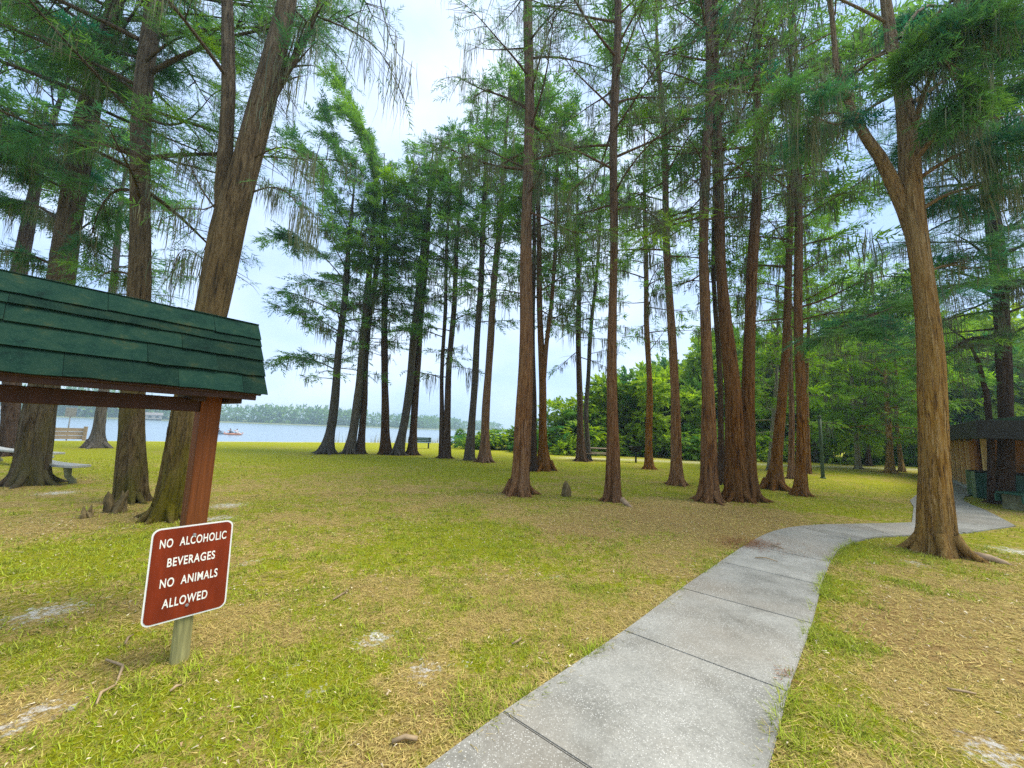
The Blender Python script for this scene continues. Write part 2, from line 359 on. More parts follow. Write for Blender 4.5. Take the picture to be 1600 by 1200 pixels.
LIMBS=[
 ('F',[(0.18, 10.29, 9.15), (-0.39, 9.79, 8.82), (-0.88, 9.29, 8.52), (-1.43, 8.99, 8.52), (-1.97, 8.79, 8.61)],0.05,14,4,0.5),
 ('F',[(0.17, 10.29, 11.09), (-0.49, 9.99, 11.19), (-1.2, 9.69, 11.07), (-1.8, 9.49, 11.24)],0.045,14,3,0.45),
 ('F',[(0.26, 10.29, 7.87), (0.88, 9.79, 7.31), (1.5, 9.29, 6.62), (2.02, 9.09, 6.7)],0.03,10,3,0.7),
 ('L',[(5.38, 10.28, 7.97), (4.64, 9.68, 7.4), (3.7, 9.08, 6.9), (3.0, 8.68, 6.32)],0.04,26,0,0.95),
 ('L',[(5.36, 10.28, 6.34), (5.08, 10.68, 6.12), (4.5, 11.08, 6.06)],0.03,10,2,0.6),
 ('D',[(-5.0, 6.61, 7.11), (-4.79, 6.66, 7.83), (-4.52, 6.71, 8.51), (-4.26, 6.81, 9.56), (-4.16, 6.91, 10.28), (-4.22, 7.01, 11.33)],0.1,3,2,0.4),
 ('D',[(-4.2, 6.81, 9.78), (-3.42, 6.61, 9.29), (-2.88, 6.41, 8.8), (-2.52, 6.31, 8.44), (-2.3, 6.31, 7.85)],0.02,1,1,0.3),
 ('D',[(-2.83, 6.31, 10.13), (-2.73, 6.31, 9.51), (-2.54, 6.31, 8.9), (-2.34, 6.31, 8.48)],0.014,1,2,0.3),
 ('D',[(-4.89, 6.61, 5.82), (-4.34, 6.31, 5.79), (-3.87, 6.11, 5.53), (-3.56, 6.01, 5.08)],0.018,3,4,0.3),
 ('D',[(-5.02, 6.61, 6.46), (-4.33, 6.41, 6.65), (-3.78, 6.31, 6.34)],0.018,5,2,0.4),
 ('D',[(-5.44, 6.61, 5.65), (-5.54, 6.41, 5.28), (-5.71, 6.21, 5.27), (-5.9, 6.11, 5.11)],0.016,3,2,0.4),
 ('D',[(-5.42, 6.61, 5.36), (-6.09, 6.91, 5.97), (-6.78, 7.21, 6.98), (-7.41, 7.41, 7.55)],0.018,6,1,0.5),
 ('D',[(-5.34, 6.61, 4.33), (-5.54, 6.41, 4.47), (-5.76, 6.31, 4.64), (-5.86, 6.31, 4.18)],0.012,3,1,0.4),
 ('E1',[(-9.95, 21.69, 6.88), (-11.08, 21.39, 7.51), (-12.13, 21.19, 8.16), (-13.31, 21.09, 8.15)],0.04,16,1,0.4),
 ('E1',[(-9.93, 21.69, 4.64), (-11.22, 21.39, 5.28), (-12.38, 21.19, 5.34), (-13.24, 21.09, 4.93)],0.04,16,1,0.4),
 ('E1',[(-9.96, 21.69, 9.95), (-11.8, 21.99, 11.92), (-13.36, 22.19, 12.94), (-14.76, 22.29, 12.77)],0.04,16,0,0.4),
 ('E1',[(-10.05, 21.69, 13.13), (-11.08, 21.49, 15.0), (-12.45, 21.39, 17.77), (-13.32, 21.29, 18.49)],0.04,16,0,0.4),
 ('E1',[(-10.15, 21.69, 15.58), (-11.11, 21.69, 18.48), (-12.11, 21.69, 20.82)],0.04,16,0,0.4),
 ('E2',[(-8.89, 22.31, 10.64), (-8.77, 22.31, 16.04), (-9.52, 22.31, 20.37), (-11.13, 21.91, 22.17)],0.05,16,0,0.5),
 ('E5',[(-5.74, 22.7, 13.85), (-6.73, 22.1, 15.98), (-7.44, 21.7, 16.52), (-8.07, 21.4, 15.88)],0.05,40,1,0.95),
 ('E5',[(-5.7, 22.7, 15.12), (-4.8, 22.1, 16.69), (-4.36, 21.7, 17.06)],0.05,40,1,0.95),
 ('R',[(15.38, 11.77, 6.31), (13.38, 10.77, 6.47), (11.75, 10.17, 6.17), (10.39, 9.77, 5.43), (9.12, 9.37, 4.91), (8.19, 9.17, 4.46)],0.06,34,1,0.3),
 ('R',[(15.21, 11.77, 4.85), (14.03, 11.27, 5.09), (12.62, 10.77, 4.53), (11.69, 10.57, 3.72)],0.05,24,2,0.5),
 ('R',[(15.39, 11.77, 6.1), (14.78, 10.97, 6.61), (14.39, 10.37, 6.73), (14.41, 9.77, 6.47)],0.06,34,3,0.4),
 ('R',[(15.5, 11.77, 7.38), (13.51, 10.77, 7.66), (12.08, 10.17, 7.68)],0.06,26,2,0.3),
 ('R',[(15.56, 11.77, 9.36), (13.74, 10.97, 9.44), (12.51, 10.37, 9.8), (11.92, 10.17, 9.82)],0.06,26,2,0.3),
 ('P',[(9.27, 12.08, 5.97), (9.95, 11.88, 6.14), (10.84, 11.68, 6.74), (12.09, 11.48, 7.04)],0.035,7,0,0.4),
 ('P',[(9.25, 12.08, 5.54), (10.26, 12.28, 5.86), (11.2, 12.38, 5.97)],0.03,6,1,0.4),
 ('P',[(9.43, 12.08, 9.31), (10.32, 12.28, 10.4), (11.26, 12.38, 10.03)],0.03,12,1,0.5),
 ('Q',[(6.97, 6.24, 6.65), (7.01, 5.84, 6.93), (7.22, 5.54, 7.25), (7.55, 5.24, 7.3)],0.05,90,2,0.3),
 ('Q',[(7.01, 6.24, 7.27), (6.9, 5.84, 8.0), (6.99, 5.44, 8.17), (7.29, 5.04, 8.05)],0.05,90,2,0.3),
 ('Q',[(6.93, 6.24, 8.81), (6.79, 5.74, 8.56), (6.75, 5.44, 7.81), (6.63, 5.24, 6.93)],0.04,70,4,0.4),
 ('Q',[(5.93, 6.24, 7.86), (5.16, 5.94, 7.79), (4.49, 5.74, 7.33), (4.04, 5.64, 6.98)],0.045,30,3,0.4),
 ('Q',[(6.12, 6.24, 7.3), (5.68, 6.44, 7.78), (5.26, 6.54, 7.46)],0.035,26,2,0.3),
 ('Q',[(6.95, 6.24, 5.69), (7.84, 6.54, 6.28), (8.7, 6.74, 6.57), (9.43, 6.84, 6.54)],0.04,50,3,0.25),
 ('Q',[(6.89, 6.24, 4.52), (7.71, 6.54, 4.92), (8.51, 6.74, 4.86)],0.025,16,1,0.35),
 ('A',[(-11.29, 9.2, 8.35), (-10.95, 8.4, 7.99), (-10.94, 7.8, 7.89), (-10.94, 7.4, 7.69)],0.06,40,3,0.3),
 ('A',[(-11.35, 9.2, 7.28), (-11.35, 8.6, 7.21), (-11.64, 8.2, 7.4)],0.05,34,3,0.3),
 ('A',[(-11.16, 9.2, 10.57), (-10.92, 8.4, 10.46), (-11.07, 7.8, 10.12), (-11.39, 7.4, 9.96)],0.06,40,2,0.35),
 ('A',[(-11.22, 9.2, 6.08), (-11.02, 9.5, 6.77), (-10.6, 9.7, 7.09)],0.03,16,1,0.4),
 ('C',[(-8.27, 7.71, 7.16), (-8.47, 7.41, 7.29), (-8.91, 7.11, 7.17), (-9.41, 6.91, 7.02)],0.05,36,3,0.35),
 ('C',[(-8.18, 7.71, 6.42), (-8.99, 8.01, 6.74), (-9.55, 8.21, 6.23), (-9.68, 8.31, 5.51)],0.04,22,2,0.3),
 ('C',[(-7.94, 7.71, 4.57), (-8.93, 8.11, 4.85), (-9.39, 8.31, 4.62)],0.03,18,1,0.5),
 ('C',[(-8.33, 7.71, 8.22), (-7.55, 7.51, 7.78), (-6.85, 7.31, 7.78), (-6.44, 7.21, 8.29)],0.04,16,0,0.5),
 ('C',[(-8.52, 7.71, 9.48), (-7.72, 7.51, 9.93), (-6.86, 7.31, 9.89)],0.04,20,0,0.45),
 ('I',[(2.58, 9.84, 7.69), (2.93, 9.44, 7.64), (3.29, 9.04, 7.23), (3.6, 8.84, 6.71)],0.03,10,4,0.5),
 ('I',[(2.58, 9.84, 9.2), (1.91, 9.44, 8.51), (1.27, 9.04, 7.67)],0.03,10,4,0.5),
 ('Q',[(7.0, 6.24, 6.29), (7.3, 5.94, 6.55), (7.71, 5.74, 6.64), (8.24, 5.54, 6.39)],0.04,80,3,0.15),
 ('Q',[(7.05, 6.24, 7.78), (7.95, 6.44, 8.54), (8.86, 6.54, 9.09), (10.02, 6.64, 9.38)],0.04,90,2,0.15),
 ('Q',[(6.94, 6.24, 8.68), (7.23, 5.94, 9.26), (7.72, 5.74, 9.67), (8.48, 5.64, 9.69)],0.04,90,2,0.15),
 ('Q',[(6.9, 6.24, 9.08), (7.74, 6.54, 10.31), (8.74, 6.74, 10.46), (9.7, 6.84, 9.88)],0.04,90,2,0.15),
 ('Q',[(6.97, 6.24, 7.27), (8.24, 6.74, 8.02), (9.5, 7.04, 8.2), (11.02, 7.24, 8.73)],0.04,80,3,0.15),
 ('Q',[(6.02, 6.24, 7.61), (5.47, 6.04, 7.04), (4.88, 5.84, 7.08)],0.03,40,2,0.2),
 ('R',[(15.94, 11.77, 11.2), (15.89, 10.97, 10.8), (16.22, 10.57, 10.09)],0.05,40,2,0.2),
 ('R',[(16.08, 11.77, 12.37), (14.22, 10.97, 12.05), (12.66, 10.37, 11.24)],0.05,40,2,0.2),
 ('R',[(15.57, 11.77, 8.91), (15.17, 10.97, 8.24), (15.81, 10.57, 8.44)],0.05,40,2,0.2),
 ('R',[(16.33, 11.77, 14.55), (16.07, 10.97, 13.94), (16.43, 10.57, 13.09)],0.05,40,2,0.2),
 ('A',[(-11.32, 9.2, 5.23), (-11.65, 8.8, 5.44), (-11.93, 8.5, 5.34)],0.04,40,2,0.25),
 ('A',[(-11.17, 9.2, 9.63), (-10.33, 8.9, 10.48), (-9.43, 8.7, 10.67)],0.04,40,1,0.3),
 ('A',[(-11.14, 9.2, 10.95), (-12.75, 9.7, 12.64), (-14.35, 10.0, 13.36)],0.05,60,2,0.2),
 ('A',[(-11.28, 9.2, 7.81), (-13.08, 9.8, 8.74), (-14.8, 10.2, 9.48)],0.05,60,2,0.2),
 ('A',[(-11.44, 9.2, 6.41), (-12.71, 9.6, 7.13), (-14.01, 9.9, 7.45)],0.05,50,2,0.2),
 ('C',[(-8.43, 7.71, 8.69), (-9.59, 8.01, 9.58), (-10.77, 8.21, 9.91)],0.05,50,2,0.25),
 ('M',[(7.02, 10.65, 9.78), (7.45, 10.35, 10.19), (7.77, 10.05, 9.77)],0.03,24,2,0.5),
]
SAND=[(-3.82, 3.43, 0.35), (-0.99, 3.2, 0.22), (-0.54, 2.85, 0.2), (-2.52, 2.41, 0.15), (-1.39, 2.81, 0.12), (-5.45, 7.74, 0.5), (8.29, 6.48, 0.5), (-4.88, 6.73, 0.4), (-1.14, 2.64, 0.12), (5.78, 5.67, 0.2), (-2.99, 4.73, 0.15), (-2.57, 2.27, 0.2), (2.71, 2.3, 0.25), (-0.29, 2.92, 0.1), (0.6, 4.68, 0.12), (-9.49, 8.37, 0.5)]
RUST=[(3.86, 6.28, 0.55), (2.9, 8.29, 1.6), (3.89, 7.61, 1.2), (3.81, 3.99, 0.6), (3.36, 3.4, 0.6), (5.19, 9.0, 1.2), (-0.52, 2.42, 0.3), (1.17, 6.76, 0.8)]
LUSH=[(-1.99, 2.21, 0.5), (-0.81, 2.41, 0.25), (-0.15, 2.39, 0.12), (3.71, 4.43, 0.45), (2.83, 3.46, 0.3), (-5.21, 4.71, 0.9), (-1.74, 6.35, 1.2), (-0.29, 5.83, 0.9), (-4.8, 5.57, 0.5), (-1.3, 2.79, 0.3), (-3.13, 2.68, 0.4), (5.68, 6.24, 0.8), (8.03, 6.52, 0.8)]
STICKS=[((-2.669, 2.811), (-2.357, 2.569)), ((-2.357, 2.569), (-2.301, 2.407)), ((-2.728, 3.001), (-2.791, 3.127)), ((-1.991, 2.531), (-1.971, 2.59)), ((-0.557, 2.217), (-0.43, 2.243)), ((3.033, 2.833), (3.177, 2.79)), ((0.074, 3.185), (0.151, 3.282)), ((4.115, 6.215), (4.16, 5.998)), ((3.425, 5.519), (3.644, 5.389)), ((-1.602, 3.828), (-1.545, 4.049))]
# ------------------------------------------------------------------ materials
def bark(name, dark, mid, light, moss=0.0):
    m = Mat(name, .9, .15)
    v = m.coord((1, 1, .085))
    v2 = m.coord((1, 1, .3))
    a = m.noise(22, 5, v, .6, .6)
    f = m.noise(95, 4, v, .7)
    c = m.noise(2.2, 3, v2)
    h = m.math('ADD', m.math('MULTIPLY', a, .62), m.math('MULTIPLY', f, .38))
    col = m.ramp(h, [(.38, dark), (.47, mid), (.62, light)])
    col = m.mix(m.ramp(c, [(.35, 0), (.7, .6)]), col, tuple(.6 * x + .03 for x in light), 'MIX')
    sp_z = m.n('SeparateXYZ')
    m.l(m.coord(), sp_z.inputs[0])
    up = m.n('MapRange')
    up.inputs['From Min'].default_value = 3.2
    up.inputs['From Max'].default_value = 9.0
    up.inputs['To Max'].default_value = .6
    m.l(sp_z.outputs['Z'], up.inputs['Value'])
    gy = sum(mid) / 3
    col = m.mix(up.outputs[0], col, m.ramp(h, [(.38, (gy * .25, gy * .24, gy * .22)), (.5, (gy * 1.15, gy * 1.1, gy * 1.0)), (.64, (gy * 2.2, gy * 2.1, gy * 1.9))]))
    if moss:
        g = m.noise(3.0, 5, v2)
        sep = m.n('SeparateXYZ')
        m.l(m.coord(), sep.inputs[0])
        low = m.n('MapRange')
        low.inputs['From Min'].default_value = 4.0
        low.inputs['From Max'].default_value = 0.0
        m.l(sep.outputs['Z'], low.inputs['Value'])
        k = m.math('MULTIPLY', m.ramp(g, [(.38, 0), (.62, 1)]), m.math('MULTIPLY', low.outputs[0], moss))
        col = m.mix(k, col, (.15, .135, .022))
    hv = m.n('HueSaturation')
    m.l(col, hv.inputs['Color'])
    o_ = m.obrand()
    m.l(m.math('ADD', .62, m.math('MULTIPLY', o_, .5)), hv.inputs['Value'])
    m.l(m.math('ADD', .88, m.math('MULTIPLY', m.math('FRACT', m.math('MULTIPLY', o_, 7.31)), .4)), hv.inputs['Saturation'])
    m.color(hv.outputs['Color'])
    m.bump(h, 1.0, .12)
    return m
BARK = {
    'red': bark('bark_red', (.022, .010, .005), (.23, .098, .036), (.44, .25, .12)),
    'tan': bark('bark_tan', (.055, .024, .008), (.43, .235, .075), (.64, .43, .18)),
    'dark': bark('bark_dark', (.018, .010, .007), (.085, .045, .025), (.17, .105, .06)),
    'grey': bark('bark_grey', (.03, .026, .022), (.12, .10, .08), (.25, .215, .17)),
    'mossy': bark('bark_mossy', (.022, .014, .008), (.135, .092, .045), (.27, .20, .11), .8),
    'pale': bark('bark_pale', (.12, .10, .06), (.38, .34, .22), (.5, .46, .33)),
}
def leafmat(name, cool, warm, trans=.45, v0=.7, v1=.65):
    """foliage: per-spray tint attribute 0 (cool blue green) .. 1 (warm yellow green)"""
    m = Mat(name, .6, .25)
    t = m.attr('tint')
    col = m.mix(t, cool, warm)
    hv = m.n('HueSaturation')
    m.l(col, hv.inputs['Color'])
    m.l(m.math('ADD', v0, m.math('MULTIPLY', m.island(), v1)), hv.inputs['Value'])
    c = hv.outputs['Color']
    m.color(c)
    tr = m.n('BsdfTranslucent')
    m.l(c, tr.inputs['Color'])
    mx = m.n('MixShader')
    mx.inputs[0].default_value = trans
    m.l(m.b.outputs[0], mx.inputs[1])
    m.l(tr.outputs[0], mx.inputs[2])
    m.l(mx.outputs[0], m.out.inputs['Surface'])
    return m
LEAF = leafmat('cypress_needles', (.006, .118, .072), (.24, .44, .008), .5)
BROAD = leafmat('broad_leaves', (.025, .165, .035), (.38, .53, .01), .48)
MOSS = leafmat('hanging_moss', (.10, .14, .09), (.21, .20, .09), .35)
GRASS = leafmat('grass_blades', (.60, .45, .155), (.29, .38, .006), .3, .42, 1.1)
REED = leafmat('reed_blades', (.25, .26, .12), (.42, .38, .16), .3)

def plain(name, c, rough=.7, var=.25, scale=6, spec=.3, bump=.15, stretch=(1, 1, 1)):
    m = Mat(name, rough, spec)
    f = m.noise(scale, 5, m.coord(stretch))
    col = m.ramp(f, [(.3, tuple(x * (1 - var) for x in c)), (.7, tuple(min(1, x * (1 + var)) for x in c))])
    hv = m.n('HueSaturation')
    m.l(col, hv.inputs['Color'])
    m.l(m.math('ADD', 1 - var * .5, m.math('MULTIPLY', m.obrand(), var)), hv.inputs['Value'])
    m.color(hv.outputs['Color'])
    if bump:
        m.bump(f, bump, .01)
    return m
POSTRED = plain('stained_red_brown_wood', (.165, .047, .009), .7, .38, 7, .25, .5, (7, 7, .22))
DARKWOOD = plain('dark_wood', (.05, .022, .014), .7, .3, 6, .3, .3, (3, 3, .4))
BROWNWALL = plain('brown_wall_board', (.34, .15, .045), .75, .15, 4)
TANBATTEN = plain('tan_batten', (.66, .46, .19), .7, .15, 6)
BLACKISH = plain('dark_fascia', (.018, .017, .012), .7, .3, 4)
ROOFGREEN = plain('dark_green_roof', (.02, .05, .022), .8, .3, 3)
DKGREEN = plain('dark_green_paint', (.014, .075, .040), .45, .2, 5)
LTGREEN = plain('faded_green_edge', (.17, .24, .11), .6, .2, 8)
GALV = plain('weathered_steel', (.22, .22, .21), .5, .25, 9)
BLACKIRON = plain('black_iron', (.012, .012, .012), .6, .3, 8)
CONC = plain('pale_concrete', (.37, .37, .33), .85, .18, 7)
CONCLEG = plain('mossy_concrete', (.20, .20, .11), .9, .35, 8)
GREYWOOD = plain('weathered_grey_wood', (.33, .25, .17), .85, .25, 5, .2, .3, (.4, 3, 3))
KNEE = plain('grey_knee_wood', (.17, .125, .055), .9, .6, 16, .15, 1.0, (1, 1, .4))
STICK = plain('dry_stick', (.34, .24, .13), .85, .3, 14)
ROOTM = plain('pale_bare_root', (.36, .25, .15), .85, .3, 9, .2, .5)
LITTER = plain('rust_needles', (.30, .12, .04), .9, .35, 14)
WHITEPAINT = plain('white_paint', (.75, .74, .68), .55, .06, 9)
LETTER = plain('cream_lettering', (.82, .80, .70), .55, .06, 30)
SIGNRED = plain('brown_red_sign_paint', (.20, .028, .007), .6, .24, 5, .12, .05, (3, 3, .6))
BEAMW = plain('shaded_red_brown_beam', (.055, .019, .010), .65, .25, 5, .3, .3, (3, 3, .4))  # red brown wood darkened: the beam's shadow is put into its colour
DEADLEAF = leafmat('dead_leaf_chips', (.70, .59, .39), (.30, .18, .08), .1, .6, .8)
OLDPOST = plain('mossy_grey_post', (.27, .25, .10), .9, .4, 7, .2, .6, (3, 3, .4))
HOUSEW = plain('pale_house_wall', (.30, .27, .22), .8, .1, 1)
HOUSER = plain('grey_house_roof', (.22, .19, .17), .8, .1, 1)
ORANGE = plain('hazed_orange_plastic', (.62, .28, .17), .4, .08, 4)  # orange paled, with the lake haze put into the colour
GREYBLUE = plain('grey_blue_plastic', (.16, .22, .27), .4, .08, 4)
CLOTHW = plain('white_shirt', (.7, .68, .66), .9, .1, 5)
CLOTHD = plain('dark_shirt', (.08, .10, .13), .9, .1, 5)

# kiosk shingles: green felt with olive moss blotches and pale grains
def shingle_mat():
    m = Mat('green_mineral_shingle', .95, .1)
    big = m.noise(5.5, 9, m.coord((1, 1.5, 1)), .78, .4)
    gr = m.noise(190, 2, m.coord())
    gi = m.n('ObjectInfo')
    col = m.ramp(big, [(.30, (.003, .010, .008)), (.46, (.006, .025, .017)), (.58, (.012, .033, .020)), (.72, (.042, .046, .016))])
    hv = m.n('HueSaturation')
    m.l(col, hv.inputs['Color'])
    m.l(m.math('ADD', .72, m.math('MULTIPLY', gi.outputs['Random'], .6)), hv.inputs['Value'])
    c2 = m.mix(m.ramp(gr, [(.55, 0), (.8, .5)]), hv.outputs['Color'], (.06, .13, .085))
    m.color(c2)
    m.bump(gr, .6, .004)
    return m
SHINGLE = shingle_mat()

def concrete_walk():
    m = Mat('exposed_aggregate_concrete', .9, .2)
    v = m.coord(kind='Object')
    vo = m.n('TexVoronoi')
    vo.inputs['Scale'].default_value = 105
    vo.inputs['Randomness'].default_value = 1
    m.l(v, vo.inputs['Vector'])
    sz = m.math('SUBTRACT', vo.outputs['Distance'], 0.0)
    sep = m.n('SeparateColor')
    m.l(vo.outputs['Color'], sep.inputs[0])
    pick = m.ramp(sep.outputs[0], [(.50, 0), (.56, 1)])
    stone = m.math('MULTIPLY', m.math('MULTIPLY', m.ramp(sz, [(.30, 1), (.48, 0)]), pick), m.ramp(m.noise(1.7, 5, v, .6), [(.35, .25), (.65, .85)]))
    big = m.noise(1.5, 8, v, .68)
    fine = m.noise(60, 4, v, .7)
    base = m.ramp(big, [(.28, (.15, .143, .115)), (.5, (.31, .295, .245)), (.74, (.44, .42, .355))])
    base = m.mix(m.ramp(fine, [(.3, .45), (.6, 0)]), base, (.12, .115, .10))
    warm = m.noise(.7, 3, v)
    base = m.mix(m.ramp(warm, [(.46, 0), (.75, .7)]), base, (.26, .21, .145))
    hs = m.n('HueSaturation')
    m.l(base, hs.inputs['Color'])
    m.l(m.math('ADD', .86, m.math('MULTIPLY', m.obrand(), .26)), hs.inputs['Value'])
    base = hs.outputs['Color']
    m.color(m.mix(stone, base, m.ramp(sep.outputs[1], [(.2, (.42, .40, .34)), (.8, (.74, .71, .62))])))
    m.bump(m.math('ADD', stone, fine), .35, .006)
    return m
WALK = concrete_walk()

def ground_mat():
    m = Mat('lawn_soil_and_thatch', .95, .1)
    tc = m.n('TexCoord')
    v = tc.outputs['Object']
    g = m.attr('green')
    snd = m.attr('sand')
    rust = m.attr('rust')
    f1 = m.noise(9, 6, v, .7)
    f2 = m.noise(60, 5, v, .75)
    f3 = m.noise(2.3, 5, v, .6)
    straw = m.ramp(f2, [(.32, (.17, .105, .018)), (.5, (.52, .385, .10)), (.66, (.82, .66, .27))])
    soil = m.ramp(f2, [(.32, (.13, .070, .024)), (.55, (.43, .29, .09)), (.70, (.70, .53, .24))])
    dry = m.mix(m.ramp(f1, [(.33, 0), (.56, 1)]), straw, soil)
    green = m.ramp(f2, [(.3, (.09, .11, .003)), (.5, (.28, .29, .006)), (.72, (.47, .45, .02))])
    k = m.math('ADD', m.math('SUBTRACT', g, .05), m.math('MULTIPLY', m.math('SUBTRACT', f1, .5), 1.7))
    k = m.math('ADD', k, m.math('MULTIPLY', m.math('SUBTRACT', f3, .5), .9))
    col = m.mix(m.ramp(k, [(.36, 0), (.62, 1)]), dry, green)
    f4 = m.noise(22, 5, v, .75)
    sk = m.math('ADD', m.math('MULTIPLY', snd, .80), m.math('MULTIPLY', m.math('SUBTRACT', f1, .5), 2.0))
    sk = m.math('ADD', sk, m.math('MULTIPLY', m.math('SUBTRACT', f4, .5), 2.4))
    sandc = m.ramp(f2, [(.3, (.42, .36, .27)), (.55, (.80, .75, .66))])
    col = m.mix(m.ramp(sk, [(.45, 0), (.80, .9)]), col, sandc)
    rk = m.math('MULTIPLY', rust, m.ramp(f1, [(.35, .3), (.6, 1)]))
    col = m.mix(rk, col, m.ramp(f2, [(.3, (.12, .05, .018)), (.7, (.36, .19, .08))]))
    m.color(col)
    m.bump(m.math('ADD', f2, f1), .9, .03)
    return m
GROUND = ground_mat()

def water_mat():
    m = Mat('lake_water', .12, .5)
    m.color((.20, .27, .31))
    m.b.inputs['Roughness'].default_value = .22
    v = m.coord((.35, 1, 1))
    m.bump(m.noise(1.6, 4, v, .6), .35, .15)
    return m
WATER = water_mat()
# ------------------------------------------------------------------ the setting: ground, lake, far shore
SH_N = np.array([-.672, .741])
SH_P = np.array([-20.7, 31.8])
def shore_s(x, y):
    """metres past the waterline (positive = lake)"""
    return (x - SH_P[0]) * SH_N[0] + (y - SH_P[1]) * SH_N[1]

PL = np.array(PATH_L)
PR = np.array(PATH_R)
PLAZA = [(22.6, 20.0), (18.69, 15.92), (16.2, 13.75), (15.2, 13.1), (14.2, 12.3), (13.3, 11.3), (12.6, 10.4), (11.9, 9.6), (10.9, 8.5), (8.83, 7.65), (8.6, 8.43), (10.9, 10.6), (11.95, 11.72), (13.59, 13.1), (15.78, 14.53), (20.5, 19.4)]
def seg_dist(x, y, poly):
    d = np.full(np.shape(x), 1e9)
    for (ax, ay), (bx, by) in zip(poly[:-1], poly[1:]):
        vx, vy = bx - ax, by - ay
        t = np.clip(((x - ax) * vx + (y - ay) * vy) / (vx * vx + vy * vy), 0, 1)
        d = np.minimum(d, np.hypot(x - ax - t * vx, y - ay - t * vy))
    return d
def in_poly(x, y, poly):
    r = np.zeros(np.shape(x), bool)
    n = len(poly)
    for i in range(n):
        x1, y1 = poly[i]
        x2, y2 = poly[(i + 1) % n]
        c = ((y1 > y) != (y2 > y)) & (x < (x2 - x1) * (y - y1) / (y2 - y1 + 1e-12) + x1)
        r ^= c
    return r
START_L = PL[0] - 3.2 * norm(PL[1] - PL[0])
START_R = PR[0] + (START_L - PL[0])
PATH_POLY = [tuple(START_L)] + [tuple(p) for p in PL] + [tuple(p) for p in PR[::-1]] + [tuple(START_R)]
def on_path(x, y):
    return in_poly(x, y, PATH_POLY) | in_poly(x, y, PLAZA)

def green_mask(x, y):
    g = .02 + .50 * fbm(x * .42 + 40, y * .42 + 12, 4) + .36 * fbm(x * 1.9 + 4, y * 1.9 + 31, 3)
    g = g + .22 * np.clip((y - 7) / 8, 0, 1) + .14 * np.clip((y - 10) / 10, 0, 1) * np.clip((3 - x) / 6, 0, 1)
    g = g + .10 * np.clip((-x - .5) / 3, 0, 1) * np.clip((7 - y) / 3, 0, 1)
    g = g - .10 * np.clip((x - 3.2) / 2, 0, 1) * np.clip((6 - y) / 2, 0, 1)
    for sx, sy, r in LUSH:
        g = g + .32 * np.exp(-((x - sx) ** 2 + (y - sy) ** 2) / r ** 2)
    for sx, sy, r in RUST:
        g = g - .20 * np.exp(-((x - sx) ** 2 + (y - sy) ** 2) / r ** 2)
    d = seg_dist(x, y, [tuple(p) for p in PR])
    g = g + .22 * np.exp(-(d / .38) ** 2)
    return g
def sand_mask(x, y):
    s = np.zeros(np.shape(x))
    for sx, sy, r in SAND:
        s = np.maximum(s, .92 * np.exp(-((x - sx) ** 2 + (y - sy) ** 2) / (r * .75) ** 2))
    s = np.maximum(s, .80 * np.exp(-((shore_s(x, y) + .3) / .9) ** 2))
    s = np.maximum(s, .66 * np.exp(-((y - 25.5 - .05 * x) / 1.8) ** 2) * np.clip((x - 1) / 3, 0, 1))
    return s
def rust_mask(x, y):
    s = np.zeros(np.shape(x))
    for t_ in TREES:
        rr_ = t_[2][0][0][2]
        d_ = np.hypot(x - t_[2][0][0][0], y - t_[1])
        s = np.maximum(s, .42 * np.exp(-(d_ / (rr_ * 2.0 + .25)) ** 2))
    for sx, sy, r in RUST:
        s = np.maximum(s, .42 * np.exp(-((x - sx) ** 2 + (y - sy) ** 2) / r ** 2))
    return s
def ground_z(x, y):
    s = shore_s(x, y)
    z = .05 * (fbm(x * .5, y * .5, 3) - .5) * np.clip(np.hypot(x - 3, y - 5) / 20, .3, 1)
    d = seg_dist(x, y, [tuple(p) for p in (PL + PR[np.minimum(np.arange(len(PL)), len(PR) - 1)]) / 2])
    z = z * np.clip((d - .8) / 1.5, 0.1, 1)
    return z - 1.9 * np.clip((s + .2) / 4.0, 0, 1)

def axis(*segs):
    out = []
    for a, b, st in segs:
        out.append(np.arange(a, b, st))
    return np.concatenate(out)
gx = axis((-900, -100, 80), (-100, -30, 3), (-30, -10, .5), (-10, 10, .13), (10, 30, .5), (30, 100, 4), (100, 901, 80))
gy = axis((-300, -20, 40), (-20, 0, 2), (0, 11, .13), (11, 50, .45), (50, 110, 4), (110, 901, 60))
GX, GY = np.meshgrid(gx, gy)
GZ = ground_z(GX, GY)
nI = len(gx)
idx = np.arange(GX.size).reshape(GX.shape)
GQ = np.stack([idx[:-1, :-1], idx[:-1, 1:], idx[1:, 1:], idx[1:, :-1]], -1).reshape(-1, 4)
fx_, fy_ = GX.ravel(), GY.ravel()
mobj('ground', np.stack([fx_, fy_, GZ.ravel()], 1), GQ, GROUND, smooth=True, kind='structure',
     attrs={'green': green_mask(fx_, fy_), 'sand': sand_mask(fx_, fy_), 'rust': rust_mask(fx_, fy_)})

WZ = -.8
def rot_pt(s, t):
    """lake frame: s metres out from the waterline, t metres along it"""
    along = np.array([SH_N[1], -SH_N[0]])
    return SH_P + SH_N * s + along * t
q = [rot_pt(1.0, -700), rot_pt(1.0, 500), rot_pt(700, 500), rot_pt(700, -700)]
mobj('lake_water', [(*p, WZ) for p in q], np.array([[0, 1, 2, 3]]), WATER, kind='structure')

